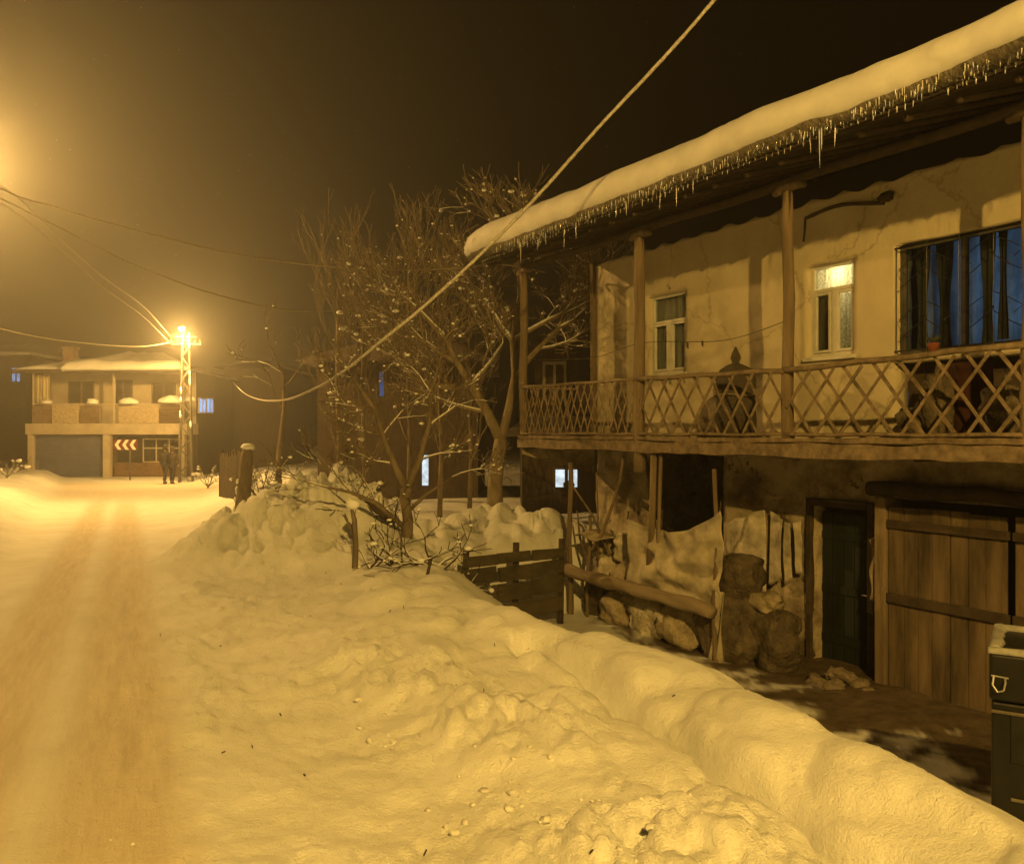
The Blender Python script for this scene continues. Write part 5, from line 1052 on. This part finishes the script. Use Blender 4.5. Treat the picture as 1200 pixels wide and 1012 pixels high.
for k, (v0, dv, lab) in enumerate(((218, 0, 'upper of the two wires running from the left lamp to the lattice pole'), (238, 12, 'lower of the two wires running from the left lamp to the lattice pole'))):
    wireobj('overhead_wire', lab, 'cable', [LA+Vector((-1.6, .6, .35-.3*k)), P(0, v0, 18), P(60, 272+dv, 24), P(120, 325+dv, 30), P(170, 362+dv, 36), top+Vector((-.6, 0, .05-.3*k))], .013, SW2, 'overhead wires', n=5, sub=12)
wireobj('overhead_wire', 'bright snowy wire leaving the lattice pole to the left in front of the far roof', 'cable', [top+Vector((-.4, 0, .1)), P(195, 403, 40), P(165, 407, 38), P(120, 405, 35), P(40, 395, 30), P(-60, 370, 27)], .02, SW2, 'overhead wires', n=5, sub=12)
# ---------------------------------------------------------------- clods on the bank, debris, falling snow
g = MB(); rc = random.Random(5); k = 0
while k < 40:
    x_, y_ = rc.uniform(-2.6, 3.4), rc.uniform(2.3, 8); z_, d_, *_r = terrain(np.array([x_]), np.array([y_])); d_ = float(d_[0])
    on = abs(d_+1.3) < .5 or abs(d_-2.8) < .35 or (rc.random() < .04 and d_ < -.8)
    if not on: continue
    s = rc.choice((.004, .006, .008, .010, .014, .02)); g.blob((x_, y_, float(z_[0])+E+s*.2), (s*rc.uniform(.8, 1.4), s, s*.7), 7, 5, .35, 1.8, k); k += 1
for cx_, cy_, rr2, nn_ in ((-.62, 4.4, .10, 12), (-.10, 3.72, .22, 26), (.2, 3.3, .22, 22), (-.85, 4.8, .18, 8)):
    for k in range(nn_):
        x_, y_ = rc.gauss(cx_, rr2*.8), rc.gauss(cy_, rr2*.8); s = rc.choice((.004, .006, .008, .012, .02)); zz_ = float(terrain(np.array([x_]), np.array([y_]))[0][0])+E
        g.blob((x_, y_, zz_+s*.15), (s*rc.uniform(.8, 1.6), s*rc.uniform(.7, 1.2), s*rc.uniform(.5, 1)), 6, 4, .5, 2.6, k)
tag(g.build('snow_clods', mat('snow_dull', (.50, .50, .49), .8, 0, 9, .6, 60, col2=(.68, .68, .67)), None, True), 'scattered broken clods of snow along the ploughed bank', 'snow', kind='stuff')
g = MB(); k = 0
while k < 30:
    x_, y_ = rc.uniform(-3, 4), rc.uniform(2.3, 11); z_, d_, *_r = terrain(np.array([x_]), np.array([y_])); d_ = float(d_[0])
    if not (-2.6 < d_ < -.2 or 2 < d_ < 3.6): continue
    if mnoise.noise(Vector((x_*1.2, y_*1.2, 0))) < -.02: continue
    a = rc.uniform(0, 3.14); L = rc.uniform(.005, .014); z_ = float(z_[0])+E+.004; g.bar((x_-L*math.cos(a), y_-L*math.sin(a), z_), (x_+L*math.cos(a), y_+L*math.sin(a), z_+rc.uniform(0, .02)), .005, .005); k += 1
tag(g.build('twig_litter', WOODD, None), 'bits of twig and dead leaf scattered over the snow bank', 'litter', kind='stuff')
g = MB(); rc = random.Random(9)
for k in range(700):
    y_ = rc.uniform(6, 26); x_ = rc.uniform(-.66, .62)*y_; z_ = rc.uniform(-1.0, 8); s = .0012+.00016*y_*rc.random(); g.blob((x_, y_, E+z_), (s, s, s*1.5), 4, 3, 0)
tag(g.build('falling_snow', SNOW, None), 'fine snowflakes falling through the lamp light', 'snowfall', kind='stuff')
# ---------------------------------------------------------------- frosty air
g = MB(); g.b2(-155, 155, -155, 155, -7, 13)
me_ = bpy.data.materials.new('frosty_air'); me_.use_nodes = True; nn = me_.node_tree.nodes; nn.clear(); ov = nn.new('ShaderNodeOutputMaterial'); pv = nn.new('ShaderNodeVolumePrincipled')
pv.inputs['Color'].default_value = (.95, .95, .95, 1); pv.inputs['Density'].default_value = HAZE; pv.inputs['Anisotropy'].default_value = .7; me_.node_tree.links.new(pv.outputs[0], ov.inputs['Volume'])
hz_ = g.build('haze', me_, None); hz_['kind'] = 'stuff'; hz_['label'] = 'thin snowy air glowing round the street lamps'
